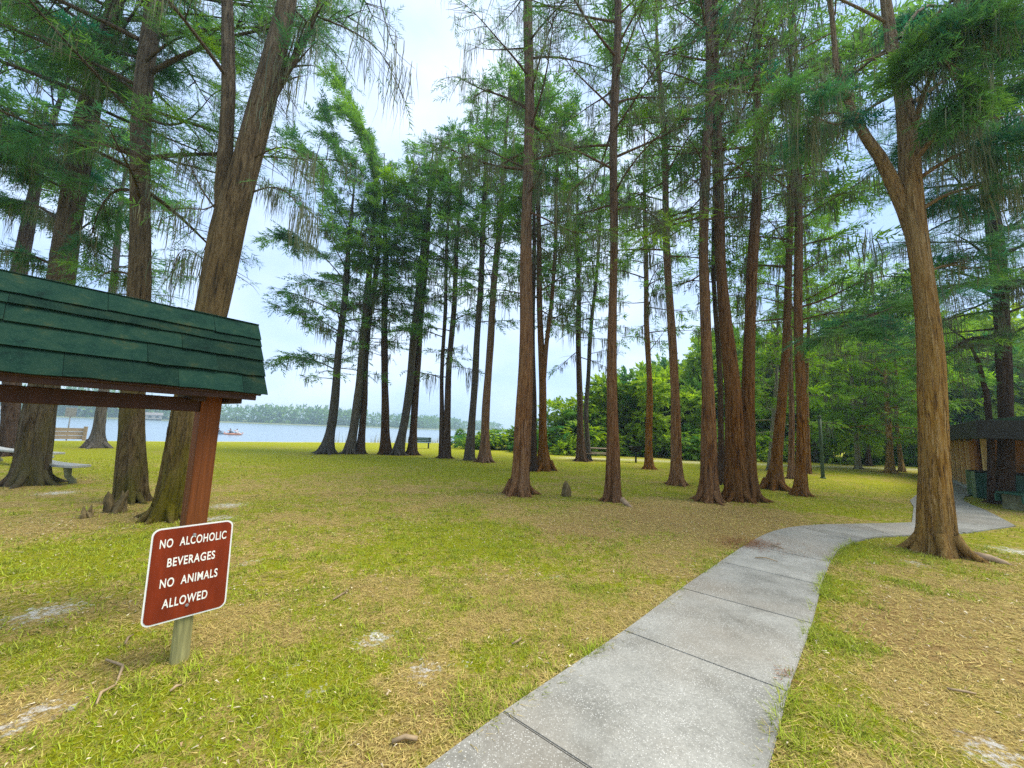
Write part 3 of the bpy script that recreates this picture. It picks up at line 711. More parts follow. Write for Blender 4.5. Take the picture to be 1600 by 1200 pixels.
# ------------------------------------------------------------------ foliage builders
def make_templates(n_tmpl, n_leaf, ln, wd, rng, droop=.25):
    out = []
    for _ in range(n_tmpl):
        tri = []
        for k in range(n_leaf):
            a = (k + rng.uniform(.1, .9)) / n_leaf
            side = 1 if k % 2 else -1
            ang = rng.uniform(.35, 1.15) * (1.25 - .7 * a)
            L_ = ln * rng.uniform(.7, 1.25) * (1.1 - .45 * a)
            zt = rng.normal(0, .16)
            b0 = np.array([a, 0, -droop * a * a])
            d = np.array([math.cos(ang), side * math.sin(ang), zt - droop * a])
            d /= np.linalg.norm(d)
            p = np.cross(d, [0, 0, 1.])
            p = p / np.linalg.norm(p) * math.cos(rng.uniform(-1, 1)) + np.array([0, 0, 1]) * rng.uniform(-.5, .5)
            tri.append([b0 + p * wd, b0 + d * L_, b0 + d * L_ * .12 - p * wd])
        out.append(tri)
    return np.array(out)                                     # (T, 2n, 3, 3)
_tr = np.random.default_rng(77)
TM_FINE = make_templates(8, 13, .36, .026, _tr)
TM_FAR = make_templates(8, 9, .46, .055, _tr)
TM_BROAD = make_templates(8, 8, .55, .17, _tr, .15)

def sprays(pos, dirv, size, tint, TM, rng):
    """leaf sprays -> V, F, tint per vertex"""
    S = len(pos)
    if S == 0:
        return np.zeros((0, 3)), np.zeros((0, 3), int), np.zeros(0)
    X = norm(dirv)
    up = norm(np.array([0, 0, 1.]) + rng.normal(0, .45, (S, 3)))
    Yv = norm(np.cross(up, X))
    Zv = np.cross(X, Yv)
    t = TM[rng.integers(0, len(TM), S)]                      # (S,K,3,3)
    W_ = (t[..., 0:1] * X[:, None, None] + t[..., 1:2] * Yv[:, None, None] + t[..., 2:3] * Zv[:, None, None])
    V = pos[:, None, None] + W_ * np.asarray(size)[:, None, None, None]
    n = V.shape[1] * 3
    # kites share no vertices between halves: fine, each half is 1 triangle
    V = V.reshape(-1, 3)
    F = np.arange(len(V)).reshape(-1, 3)
    return V, F, np.repeat(np.clip(tint, 0, 1), n)

def moss_strands(pos, length, width, rng, tint=.4):
    S = len(pos)
    if S == 0:
        return np.zeros((0, 3)), np.zeros((0, 4), int), np.zeros(0)
    k = 4
    s = np.linspace(0, 1, k)
    az = rng.uniform(0, 2 * np.pi, S)
    side = np.stack([np.cos(az), np.sin(az), np.zeros(S)], 1)
    wob = np.cumsum(rng.normal(0, .035, (S, k, 2)), 1) * length[:, None, None]
    P = np.zeros((S, k, 3))
    P[..., :2] = pos[:, None, :2] + wob
    P[..., 2] = pos[:, None, 2] - length[:, None] * s
    wv = width[:, None] * (np.array([.7, 1, .75, .06]) * rng.uniform(.85, 1.15, (S, k)))
    V = np.stack([P - side[:, None] * wv[..., None], P + side[:, None] * wv[..., None]], 2)     # S,k,2,3
    i = np.arange(S * k * 2).reshape(S, k, 2)
    Q = np.stack([i[:, :-1, 0], i[:, :-1, 1], i[:, 1:, 1], i[:, 1:, 0]], -1).reshape(-1, 4)
    return V.reshape(-1, 3), Q, np.repeat(np.clip(tint + rng.normal(0, .25, S), 0, 1), k * 2)

def polyline(P, k):
    """resample a polyline to k points"""
    P = np.asarray(P, float)
    d = np.concatenate([[0], np.cumsum(np.linalg.norm(np.diff(P, axis=0), axis=1))])
    t = np.linspace(0, d[-1], k)
    Q = np.stack([np.interp(t, d, P[:, i]) for i in range(3)], 1)
    for _ in range(2):
        Q[1:-1] = .5 * Q[1:-1] + .25 * (Q[:-2] + Q[2:])
    return Q

def trunk_mesh(stem, H, near, rng, z_low=-.15):
    """stem: list of (x,z,r), local x; returns V,Q and an axis function"""
    st = np.array(stem)
    z, x, r = st[:, 1].copy(), st[:, 0], st[:, 2]
    o = np.argsort(z)
    z, x, r = z[o], x[o], r[o]
    if z[-1] < H - .5:
        sl = (x[-1] - x[-3]) / max(.5, z[-1] - z[-3])
        n = 5
        zz = np.linspace(z[-1], H, n + 1)[1:]
        tt = (zz - z[-1]) / (H - z[-1])
        xx = x[-1] + sl * .75 * (zz - z[-1])
        rr = r[-1] + (.025 - r[-1]) * tt ** .9
        z, x, r = np.concatenate([z, zz]), np.concatenate([x, xx]), np.concatenate([r, rr])
    step = .1 if near else .16
    zs = np.concatenate([np.arange(min(z[0], 0) + z_low if z[0] < .3 else z[0], 2.2, step), np.arange(max(2.2, z[0]), H, step * 3.5), [H]]) if z[0] < 2.2 else np.concatenate([np.arange(z[0], H, step * 3.5), [H]])
    # smooth axis
    zf = np.linspace(z[0], z[-1], 420)
    xf = np.interp(zf, z, x)
    rf = np.minimum(np.interp(zf, z, r), .02 + (H - zf) * .02)
    if z[0] < .3:
        tb = np.clip((zf - z[0]) / (z[1] - z[0]), 0, 1)
        rf = np.where(zf < z[1], r[1] + (r[0] - r[1]) * np.maximum(1 - tb, 0) ** 2.4, rf)
    ker = np.hanning(13)
    ker /= ker.sum()
    pad = lambda a: np.concatenate([2 * a[0] - a[6:0:-1], a, 2 * a[-1] - a[-2:-8:-1]])
    xf = np.convolve(pad(xf), ker, 'valid')
    ph, am = rng.uniform(0, 6.28, 2), rng.uniform(.03, .10, 2)
    base_y = rng.normal(0, .008)
    def ax(zq):
        zq = np.asarray(zq, float)
        wob = am[0] * np.sin(zq * .55 + ph[0]) * np.clip(zq / 3, 0, 1)
        return np.interp(zq, zf, xf) + .4 * am[1] * np.sin(zq * .9 + ph[1]) * np.clip(zq / 3, 0, 1), base_y * zq + wob, np.interp(zq, zf, rf)
    m = 72 if near else 30
    th = np.arange(m) / m * 2 * np.pi
    cx, cy, cr = ax(zs)
    p = rng.uniform(0, 6.28, 6)
    k1, k2 = rng.integers(4, 7), rng.integers(8, 11)
    zz = zs[:, None]
    a = .27 * np.exp(-np.clip(zz, 0, 9) / .45) + .04
    lob = .62 * np.cos(k1 * th + p[0] + .12 * zz) + .38 * np.cos(k2 * th + p[1] - .1 * zz)
    lob = np.sign(lob) * np.abs(lob) ** .8 - .25
    fine = (.55 + .9 * np.exp(-np.clip(zz, 0, 9) / .9)) * .026 * np.cos(17 * th + p[2] + .5 * np.sin(zz * .7)) + .016 * np.cos(25 * th + p[3] - .6 * np.sin(zz * .9 + 1))
    slow = .035 * np.sin(zz * 1.7 + 2 * th + p[4])
    rr = cr[:, None] * (1 + a * lob + fine + slow)
    toe = (1 + .16 * np.exp(-np.clip(zz, 0, 9) / .12) * np.clip(lob, 0, 1)) * (1 - .12 * np.exp(-np.clip(zz, 0, 9) / .5))
    rr = rr * toe
    V = np.stack([cx[:, None] + rr * np.cos(th), cy[:, None] + rr * np.sin(th), np.broadcast_to(zz, rr.shape)], -1)
    n = len(zs)
    i = np.arange(n * m).reshape(n, m)
    Q = np.stack([i[:-1], np.roll(i[:-1], -1, 1), np.roll(i[1:], -1, 1), i[1:]], -1).reshape(-1, 4)
    return V.reshape(-1, 3), Q, ax

def bark_strips(V, m, count, H, rng, near):
    """loose fibrous strips lying on the trunk, their ends peeling away"""
    G = V.reshape(-1, m, 3)
    n = len(G)
    ctr = G.mean(1)
    k = 5
    lo = rng.integers(0, max(1, n - 3), count)
    j = rng.integers(0, m, count)
    span = rng.uniform(1.5, 4.5, count) * np.where(ctr[lo, 2] < 2, 1.0, .45)
    f = np.clip(lo[:, None] + span[:, None] * np.linspace(0, 1, k), 0, n - 1.001)
    i0 = f.astype(int)
    fr = (f - i0)[..., None]
    jj = (j[:, None] + np.round(rng.normal(0, .4, (count, k)).cumsum(1)).astype(int)) % m
    P = G[i0, jj] * (1 - fr) + G[np.minimum(i0 + 1, n - 1), jj] * fr
    out = P - (ctr[i0] * (1 - fr) + ctr[np.minimum(i0 + 1, n - 1)] * fr)
    out[..., 2] = 0
    rad = np.linalg.norm(out, axis=-1, keepdims=True)
    out = out / np.maximum(rad, 1e-6)
    peel = np.array([1.0, .25, .1, .25, 1.0]) * rng.uniform(0, 1, (count, k)) ** 2
    P = P + out * (.002 + peel * rng.uniform(.005, .030, (count, 1)))[..., None]
    sd = np.stack([-out[..., 1], out[..., 0], out[..., 2]], -1)
    w_ = (rng.uniform(.004, .013, count) * (1 if near else 1.5))[:, None] * np.array([.35, 1, 1, .9, .3])
    w_ = np.minimum(w_, rad[..., 0] * .25)
    A = np.stack([P - sd * w_[..., None], P + sd * w_[..., None]], 2)
    ii = np.arange(count * k * 2).reshape(count, k, 2)
    Q = np.stack([ii[:, :-1, 0], ii[:, :-1, 1], ii[:, 1:, 1], ii[:, 1:, 0]], -1).reshape(-1, 4)
    return A.reshape(-1, 3), Q

class Foliage:
    """collects the branches, needle sprays and moss of one tree"""
    def __init__(s, rng, near):
        s.rng, s.near = rng, near
        s.BP, s.BR, s.SP, s.SD, s.SZ, s.ST = [], [], [], [], [], []
        s.MP, s.ML, s.MW = [], [], []
        s.TP, s.TR = [], []
    def branch(s, P, r0, dens, moss, tint, zcut=99, r1=.006):
        rng = s.rng
        P = polyline(P, 8)
        L = np.linalg.norm(np.diff(P, axis=0), axis=1).sum()
        s.BP.append(P)
        s.BR.append(np.linspace(r0, r1, 8))
        nt = max(3, int(3 + L * (4.6 if s.near else 3.6)))
        dens_c = dens * (.4 if P[:, 2].mean() > zcut else 1)
        for j in range(nt):
            u = rng.uniform(.22, 1) if j else 1.0
            f = u * 7
            i = min(int(f), 6)
            p = P[i] + (P[i + 1] - P[i]) * (f - i)
            d = norm(P[i + 1] - P[i])
            ang = rng.uniform(.45, 1.25) * (1 if rng.random() < .5 else -1) if j else rng.uniform(-.3, .3)
            c_, s_ = math.cos(ang), math.sin(ang)
            d = np.array([d[0] * c_ - d[1] * s_, d[0] * s_ + d[1] * c_, d[2] * .5 + rng.normal(.02, .16)])
            d = norm(d)
            l = (.28 + .24 * L * rng.uniform(.5, 1.1) * (1.15 - .6 * u))
            t = np.linspace(0, 1, 8)[:, None]
            Tw = p + d * l * t + np.array([0, 0, -.22 * l]) * t ** 2 + rng.normal(0, .02, (8, 3)) * t
            s.TP.append(Tw[[0, 2, 5, 7]])
            s.TR.append(np.linspace(max(.006, r0 * .3), .003, 4))
            clump = rng.choice([.0, .6, 1.0, 1.7], p=[.22, .26, .28, .24])
            n = rng.poisson(dens_c * clump * l / .6)
            if n:
                uu = rng.uniform(.15, 1.08, n)
                ii = np.minimum((uu * 7).astype(int), 6)
                pp = p + d * l * uu[:, None] + np.array([0, 0, -.22 * l]) * uu[:, None] ** 2
                sdv = np.sign(rng.uniform(-1, 1, n))[:, None] * np.array([-d[1], d[0], 0])
                dd = d * rng.uniform(.3, 1.0, (n, 1)) + sdv * rng.uniform(.2, 1.0, (n, 1)) + np.array([0, 0, 1]) * rng.normal(-.12, .25, (n, 1))
                s.SP.append(pp + rng.normal(0, .05, (n, 3)))
                s.SD.append(dd)
                base = .36 if s.near else .58
                s.SZ.append(base * rng.uniform(.65, 1.3, n))
                s.ST.append(np.clip(tint + rng.normal(0, .13) + rng.normal(0, .08, n), 0, 1))
            if moss and rng.random() < .55 * min(moss, 1.6):
                s.hang(p + d * l * rng.uniform(.2, .9), moss)
        for _ in range(rng.poisson(moss * L * .75)):
            u = rng.uniform(.1, 1) * 6.99
            i = int(u)
            s.hang(P[i] + (P[i + 1] - P[i]) * (u - i), moss)
    def hang(s, p, moss):
        rng = s.rng
        n = rng.integers(14, 30) if s.near else rng.integers(7, 14)
        l = min(1.5, rng.gamma(2.2, .22) + .15) * (1 + .1 * min(moss, 4))
        s.MP.append(p + np.stack([rng.normal(0, .11, n), rng.normal(0, .11, n), rng.normal(.0, .04, n)], 1))
        s.ML.append(l * rng.uniform(.35, 1.1, n))
        s.MW.append(rng.uniform(.003, .009, n) if s.near else rng.uniform(.010, .022, n))
    def build(s, root, barkm):
        if s.BP:
            V, Q = tubes(np.array(s.BP), np.array(s.BR), 5 if s.near else 4)
            V2, Q2 = tubes(np.array(s.TP), np.array(s.TR), 3)
            mobj('branches', np.vstack([V, V2]), np.vstack([Q, Q2 + len(V)]), barkm, root, True, kind='stuff')
        if s.SP:
            V, F, t = sprays(np.concatenate(s.SP), np.concatenate(s.SD), np.concatenate(s.SZ), np.concatenate(s.ST),
                             TM_FINE if s.near else TM_FAR, s.rng)
            mobj('crown', V, F, LEAF, root, False, {'tint': t}, kind='stuff')
        if s.MP:
            V, Q, t = moss_strands(np.concatenate(s.MP), np.concatenate(s.ML), np.concatenate(s.MW), s.rng)
            mobj('hanging_moss', V, Q, MOSS, root, False, {'tint': t}, kind='stuff')

DENS = 1.1
DM = {'A': 2.1, 'C': 1.9, 'A3': 1.5, 'F': .75, 'I': .65, 'L': .5, 'M': .55, 'P': .6, 'K': .7, 'J': .75, 'N': .65, 'O': .6, 'P2': .6, 'M0': .6, 'H': .8, 'H2': .8, 'Q': 1.2, 'R': 1.25, 'b1': .9, 'b2': .85, 'b3': .95, 'b4': .9, 'b5': .9, 'D': 1.2}
def cypress(name, Y, stems, H, zb, Rad, nb, cls, moss, tint, barkn, label, zcut):
    rng = np.random.default_rng(sum(ord(c) * (i + 3) for i, c in enumerate(name)) + (17 if name == 'R' else 0))
    near = cls == 0
    x0 = stems[0][0][0]
    root = empty('cypress_tree', (x0, Y, 0), label, 'tree', 'cypress trees of the lakeside park')
    bm_ = BARK[barkn]
    fo = Foliage(rng, near)
    VV, QQ, off = [], [], 0
    axes, strips = [], []
    for k, st in enumerate(stems):
        loc = [(x - x0, z, r) for x, z, r in st]
        Hk = H * (1 if k == 0 else .93)
        if k and loc[0][1] < .3 and name == 'R':
            Hk = max(p_[1] for p_ in loc) + .3
        V, Q, ax = trunk_mesh(loc, Hk, near, rng)
        if k:
            V[:, 1] += .06
        VV.append(V)
        QQ.append(Q + off)
        off += len(V)
        rb, Rr0, Rz0 = [], [], max(loc[0][2], .05)
        nr_ = int(rng.integers(5, 9))
        for q_ in range(nr_):
            a_ = 6.283 * (q_ + rng.uniform(-.3, .3)) / nr_
            u_ = np.array([math.cos(a_), math.sin(a_)])
            reach = Rz0 * rng.uniform(1.25, 2.1)
            bx_ = loc[0][0]
            pts_ = [(*(u_ * Rz0 * .55 + [bx_, 0]), Rz0 * rng.uniform(.5, .9)), (*(u_ * Rz0 * .95 + [bx_, 0]), Rz0 * .16),
                    (*(u_ * reach * .8 + [bx_, 0] + rng.normal(0, .06, 2) * Rz0), .0), (*(u_ * reach + [bx_, 0]), -.08)]
            rb.append(polyline(pts_, 8))
            Rr0.append(np.linspace(Rz0 * .24, Rz0 * .07, 8))
        if loc[0][1] < .3:
            V2, Q2 = tubes(np.array(rb), np.array(Rr0), 7)
            VV.append(V2)
            QQ.append(Q2 + off)
            off += len(V2)
        strips.append(bark_strips(V, 72 if near else 30, 420 if near else 110, Hk, rng, near))
        axes.append((ax, max(zb, loc[0][1] + .4), Hk))
    mobj('trunk', np.vstack(VV), np.vstack(QQ), bm_, root, True)
    SV, SQ, o2 = [], [], 0
    for v_, q_ in strips:
        SV.append(v_)
        SQ.append(q_ + o2)
        o2 += len(v_)
    mobj('bark_strips', np.vstack(SV), np.vstack(SQ), bm_, root, True, kind='stuff')
    tot = sum(h - b for _, b, h in axes)
    ga = rng.uniform(0, 6.28)
    for ax, b, h in axes:
        n = max(3, int(nb * (h - b) / tot))
        for i in range(n):
            t = (i + rng.uniform(.1, .9)) / n
            z = b + (h - b) * t * .985
            x, y, r = ax(z)
            ga += 2.4 + rng.normal(0, .35)
            prof = .72 + .36 * math.sin(math.pi * t ** .8) - .5 * t ** 4
            L = Rad * prof * rng.uniform(.55, 1.2) + .25
            e = R(10 + 36 * t + rng.normal(0, 11))
            s = np.linspace(0, 1, 7)
            hd = np.array([math.cos(ga), math.sin(ga)])
            bend = rng.normal(0, .18)
            perp = np.array([-hd[1], hd[0]])
            xy = np.array([x, y]) + hd * (r * .6 + L * math.cos(e) * s[:, None]) + perp * (bend * L * s[:, None] ** 2)
            zz = z + L * (math.sin(e) * s - .22 * s ** 2 + .08 * s ** 3) + rng.normal(0, .045, 7) * (s > 0)
            P = np.column_stack([xy, zz])
            fo.branch(P, min(.38 * float(r), .011 * L + .008), (4.6 if near else 4.4) * DENS * DM.get(name, 1) * (.3 + .7 * min(1, t * 2) if name[0] != 'b' else 1), moss * (.28 if near else .5), tint, zcut)
    for tn, pts, r0, dens, ms, ti in LIMBS:
        if tn == name:
            P = np.array(pts) - np.array([x0, Y, 0])
            fo.branch(P, r0, dens * .5 * DM.get(name, 1), ms * .45, ti)
    fo.build(root, bm_)
    return root
for sp_ in TREES:
    cypress(*sp_)
# ------------------------------------------------------------------ woodland behind the lawn
def crown_mesh(name, rng, lobes, per, spread, flat, leaf=.22):
    c = rng.normal(0, 1, (lobes, 3)) * np.array([.42, .42, .34])
    rad = rng.uniform(.28, .52, lobes)
    P, D, T_ = [], [], []
    for i in range(lobes):
        d = norm(rng.normal(0, 1, (per, 3)))
        rr = rad[i] * rng.uniform(.55, 1.08, per) ** .5
        P.append(c[i] + d * rr[:, None] * np.array([1, 1, flat]))
        D.append(d + rng.normal(0, .5, (per, 3)) + np.array([0, 0, -.25]))
        T_.append(np.clip(rng.normal(.5, .2) + rng.normal(0, .16, per), 0, 1))
    P = np.concatenate(P)
    P[:, 2] -= P[:, 2].min()
    P /= P[:, 2].max()
    V, F, t = sprays(P, np.concatenate(D), np.full(len(P), leaf) * rng.uniform(.7, 1.3, len(P)), np.concatenate(T_), TM_BROAD, rng)
    me = mesh_data(name, V, F, {'tint': t})
    me.materials.append(BROAD.m)
    return me
_wr = np.random.default_rng(21)
CROWNS = [crown_mesh('crown', _wr, 13, 170, 1, .9, .11) for _ in range(4)]
BUSHES = [crown_mesh('foliage', _wr, 9, 110, 1, .7, .16) for _ in range(3)]
def wood_trunk(rng):
    P = np.array([[0, 0, -.1], [.03, .0, .15], [rng.normal(0, .05), .02, .4], [rng.normal(0, .08), .0, .75]])
    P = polyline(P, 8)
    br, rr = [P], [np.linspace(.035, .012, 8)]
    for k in range(7):
        a = rng.uniform(0, 6.28)
        z = rng.uniform(.28, .6)
        p0 = np.array([np.interp(z, P[:, 2], P[:, 0]), 0, z])
        e = p0 + np.array([math.cos(a), math.sin(a), .7]) * rng.uniform(.2, .36)
        br.append(polyline([p0, (p0 + e) / 2 + [0, 0, .03], e], 8))
        rr.append(np.linspace(.014, .004, 8))
    V, Q = tubes(np.array(br), np.array(rr), 6)
    me = mesh_data('trunk', V, Q, smooth=True)
    me.materials.append(BARK['dark'].m)
    return me
WTR = [wood_trunk(_wr) for _ in range(3)]
def wood_tree(x, y, h, wd, k, label, tone=0):
    r = empty('broadleaf_tree', (x, y, 0), label, 'tree', 'broadleaf trees of the wood behind the lawn', _wr.uniform(0, 6.28))
    t = link('trunk', WTR[k % 3], parent=r)
    t.scale = (h, h, h)
    c = link('crown', CROWNS[k % 4], parent=r, kind='stuff', loc=(0, 0, h * .13))
    c.scale = (wd, wd, h * .9)
    c.rotation_euler = (0, 0, _wr.uniform(0, 6.28))
def shrub(x, y, h, wd, k, label):
    r = empty('shrub', (x, y, 0), label, 'shrub', 'shrubs along the edge of the wood', _wr.uniform(0, 6.28))
    c = link('foliage', BUSHES[k % 3], parent=r, kind='stuff', loc=(0, 0, -.1))
    c.scale = (wd, wd, h)
    t = link('stem', WTR[k % 3], parent=r)
    t.scale = (h * .8,) * 3
WOOD = [  # x, y, height, crown width
    (5.8, 33, 5.2, 4.2), (8.0, 35, 7.4, 5.4), (10.6, 34, 8.2, 6.0), (13.2, 36, 9.2, 6.4), (15.8, 35, 9.4, 6.5),
    (18.6, 37, 10.2, 7), (21.5, 36, 10.4, 7), (24.5, 38, 11.0, 7.5), (27.5, 37, 11.0, 7.5), (31.0, 38, 11.6, 8),
    (34.5, 36, 12, 8), (38, 34, 12, 8), (41, 32.5, 12, 8), (12, 42, 9, 7), (17, 43, 11, 8), (22, 44, 12, 8), (28, 45, 13, 9),
    (35, 44, 13, 9), (44, 38, 13, 9), (37, 29.5, 10, 7),
]
SHORT = {'E8': 'slim leaning cypress', 'F': 'tall thick reddish cypress', 'G': 'low forked mossy cypress', 'H': 'dark cypress by the picnic table',
         'I': 'straight brown cypress by the picnic table', 'J': 'slim cypress by the grill', 'K': 'medium cypress beyond the grill', 'L': 'reddish cypress beside the fused trunks', 'M': 'fused double trunk',
         'N': 'broad based leaning cypress', 'P': 'brown trunk by the green post', 'b1': 'pale slim cypress', 'b3': 'stout tan cypress', 'Q': 'large tan cypress by the path', 'R': 'dark cypress by the bin'}
ANCH = [(t[2][0][0][0] / t[1], SHORT[t[0]]) for t in TREES if t[0] in SHORT]
_used = {}
def where_label(kind_, x, y):
    q = x / y
    a_, nm = min(ANCH, key=lambda t: abs(t[0] - q))
    key = (kind_, nm, q > a_)
    _used.setdefault(key, []).append(1)
    k = len(_used[key])
    dist = {1: '', 2: ' and farther back', 3: ' and farthest back', 4: ' and almost hidden'}.get(k, ' and almost hidden')
    return f"{kind_} seen just {'right' if q > a_ else 'left'} of the {nm}{dist}"
for i, (x, y, h, wd) in enumerate(WOOD):
    wood_tree(x, y, h * _wr.uniform(.85, 1.1) * (.8 if x < 17 else 1), wd * _wr.uniform(.85, 1.15), i, where_label('broadleaf tree', x, y))
BUSH = [
    (-4.5, 38, 1.2, 2.0), (-2.6, 34, 1.9, 2.8), (-.6, 34.5, 2.3, 3.0), (1.4, 34, 2.5, 3.0), (3.2, 35, 3.2, 3.4), (4.8, 32, 2.6, 3.0),
    (6.8, 31, 2.2, 2.6), (9.4, 30.5, 2.6, 3.2), (12.2, 31, 2.8, 3.4), (14.8, 31.5, 2.6, 3.4), (17.4, 32, 2.8, 3.6), (20, 32.5, 2.4, 3.2),
    (22.6, 33, 2.6, 3.4), (25.4, 32.5, 2.4, 3.2), (28, 32, 2.8, 3.6), (30.5, 31, 2.6, 3.4), (33, 29.5, 2.6, 3.6), (35, 27, 2.4, 3.4), (36.5, 24, 2.6, 3.6),
    (2.4, 33, 1.4, 2.2), (-1.6, 33.2, 1.0, 2.0), (5.6, 30.6, 1.2, 2.2),
]
for i, (x, y, h, wd) in enumerate(BUSH):
    shrub(x + _wr.normal(0, .3), y + _wr.normal(0, .5), h * _wr.uniform(.6, 1.25), wd * _wr.uniform(.8, 1.2), i, where_label('leafy shrub', x, y))

def fan_palm(x, y, h, seed, label):
    r = np.random.default_rng(seed)
    root = empty('fan_palm', (x, y, 0), label, 'palm', 'fan palms at the edge of the wood')
    tube_obj('trunk', [(0, 0, -.1), (.03, 0, h * .4), (0, .04, h * .8), (0, 0, h)], [.17, .14, .14, .12], BARK['grey'], root, 10)
    for k in range(20):
        a = k * 2.4 + r.normal(0, .2)
        e = r.uniform(-.5, 1.25)
        L_ = r.uniform(.8, 1.15)
        d = np.array([math.cos(a) * math.cos(e), math.sin(a) * math.cos(e), math.sin(e)])
        c = np.array([0, 0, h]) + d * L_ * .55
        sd_ = norm(np.cross(d, [0, 0, 1.]))
        n_ = 17
        V, F = [], []
        V += [np.array([0, 0, h]) - sd_ * .012, np.array([0, 0, h]) + sd_ * .012, c + sd_ * .012, c - sd_ * .012]
        for j in range(n_):
            b = (j / (n_ - 1) - .5) * 3.3
            dd = d * math.cos(b) + sd_ * math.sin(b)
            tip = c + dd * L_ * .62 * r.uniform(.85, 1.1) + np.array([0, 0, -.22 * L_ * r.uniform(.5, 1.4)])
            mid_ = c + dd * L_ * .33
            w_ = norm(np.cross(dd, np.cross(d, sd_))) * .03
            i = len(V)
            V += [c, mid_ + w_, tip, mid_ - w_]
            F.append([i, i + 1, i + 2, i + 3])
        mobj('frond', np.array(V), np.array([[0, 1, 2, 3]] + F), BROAD, root, attrs={'tint': np.full(len(V), r.uniform(.1, .5))})
fan_palm(4.7, 31.5, 2.7, 3, 'fan palm sticking up beside the dark cypress by the picnic table')
fan_palm(2.75, 32.0, 2.2, 5, 'fan palm showing just past the low forked mossy cypress')
fan_palm(24.5, 31.2, 2.0, 7, 'low fan palm by the pale slim cypress at the dark wood')

# reeds along the waterline
rr_ = np.random.default_rng(4)
n = 900
tt = rr_.uniform(14, 36, n) ** 1.0 - 8
ss = rr_.uniform(-.5, 1.6, n)
al = np.array([SH_N[1], -SH_N[0]])
keep = rr_.random(n) < .25 + .75 * (vnoise(tt * .8, ss * 0 + 3) > .5)
bp = SH_P + ss[:, None] * SH_N + tt[:, None] * al
bp = bp[keep]
n = len(bp)
hh = rr_.uniform(.35, 1.25, n)
az = rr_.uniform(0, 6.28, n)
sd_ = np.stack([np.cos(az), np.sin(az), 0 * az], 1) * .02
b0 = np.column_stack([bp, ground_z(bp[:, 0], bp[:, 1])])
b0[:, 2] = np.maximum(b0[:, 2], WZ)
tip = b0 + np.column_stack([rr_.normal(0, .12, (n, 2)), hh])
V = np.stack([b0 - sd_, b0 + sd_, tip], 1).reshape(-1, 3)
mobj('reeds', V, np.arange(3 * n).reshape(-1, 3), REED, attrs={'tint': np.repeat(rr_.random(n), 3)}, kind='stuff',
     label='thin pale reeds standing along the lake edge', cat='reeds')

# far shore: land, wood, houses, dock
fs = []
T_ = np.linspace(-520, 420, 60)
for s_, z_ in ((395, WZ - .6), (402, .1), (430, 1.6), (560, 4), (690, 4)):
    for t_ in T_:
        p = rot_pt(s_ + 14 * math.sin(t_ * .018 + 1) + 7 * math.sin(t_ * .05), t_)
        fs.append((*p, z_))
i = np.arange(5 * 60).reshape(5, 60)
mobj('far_shore', fs, np.stack([i[:-1, :-1], i[:-1, 1:], i[1:, 1:], i[1:, :-1]], -1).reshape(-1, 4),
     plain('far_bank', (.20, .22, .09), .95, .3, .05, bump=0), smooth=True, kind='structure')
fr = np.random.default_rng(8)
nT = 900
ft = fr.uniform(-500, 400, nT)
fsd = 406 + 14 * np.sin(ft * .018 + 1) + 7 * np.sin(ft * .05) + fr.gamma(1.5, 12, nT)
fh = (12 + 11 * fbm(ft * .02, ft * 0 + 2, 3) + fr.uniform(-2, 3, nT)) * np.clip(1.05 - .0009 * (ft + 100), .75, 1.2)
P, D, SZ, TT = [], [], [], []
for t_, s_, h_ in zip(ft, fsd, fh):
    c = rot_pt(s_, t_)
    k = 30
    d = norm(fr.normal(0, 1, (k, 3)))
    P.append(np.array([*c, h_ * .52]) + d * np.array([h_ * .38, h_ * .38, h_ * .5]) * fr.uniform(.6, 1, (k, 1)))
    D.append(d + fr.normal(0, .5, (k, 3)))
    SZ.append(np.full(k, h_ * .2))
    TT.append(np.full(k, fr.uniform(.1, .6)))
V, F, t = sprays(np.concatenate(P), np.concatenate(D), np.concatenate(SZ), np.concatenate(TT), TM_BROAD, fr)
mobj('far_wood', V, F, BROAD, attrs={'tint': t}, kind='stuff', label='hazy blue green wood along the far shore of the lake', cat='wood')

def house(x, y, z, wd, dp, h, rh, rz, label):
    r = empty('house', (x, y, z), label, 'house', 'houses on the far shore', rz)
    box('wall', (0, 0, h / 2), (wd, dp, h), HOUSEW, r, bevel=0)
    bm = bmesh.new()
    pts = [(-wd / 2 - .5, -dp / 2 - .6, h), (-wd / 2 - .5, dp / 2 + .6, h), (-wd / 2 - .5, 0, h + rh)]
    a = [bm.verts.new(p) for p in pts]
    b = [bm.verts.new((-p[0], p[1], p[2])) for p in pts]
    bm.faces.new(a)
    bm.faces.new(b[::-1])
    for k in range(3):
        bm.faces.new([a[k], b[k], b[(k + 1) % 3], a[(k + 1) % 3]])
    bm_obj('roof', bm, HOUSER, r)
    for k in (-1, 0, 1):
        box('window', (k * wd * .3, -dp / 2 - .03, h * .55), (wd * .14, .08, h * .4), BLACKISH, r, bevel=0)
def lake_px(x, D):
    return x / 601. * D
for (xx, yy, wd, lab) in ((-452, 372, 13, 'pale house on the far shore seen just past the thick mossy trunk'),
                          (-345, 372, 15, 'long pale house on the far shore seen between the two mossy trunks'),
                          (-310, 384, 11, 'small pale house on the far shore seen nearest the kiosk post')):
    s_ = shore_s(xx, yy)
    al_ = np.array([SH_N[1], -SH_N[0]])
    t_ = (np.array([xx, yy]) - SH_P) @ al_
    p = rot_pt(401 + 14 * math.sin(t_ * .018 + 1) + 7 * math.sin(t_ * .05), t_)
    house(p[0], p[1], .2, wd, 8, 3.4, 2.2, math.atan2(-SH_N[0], SH_N[1]), lab)
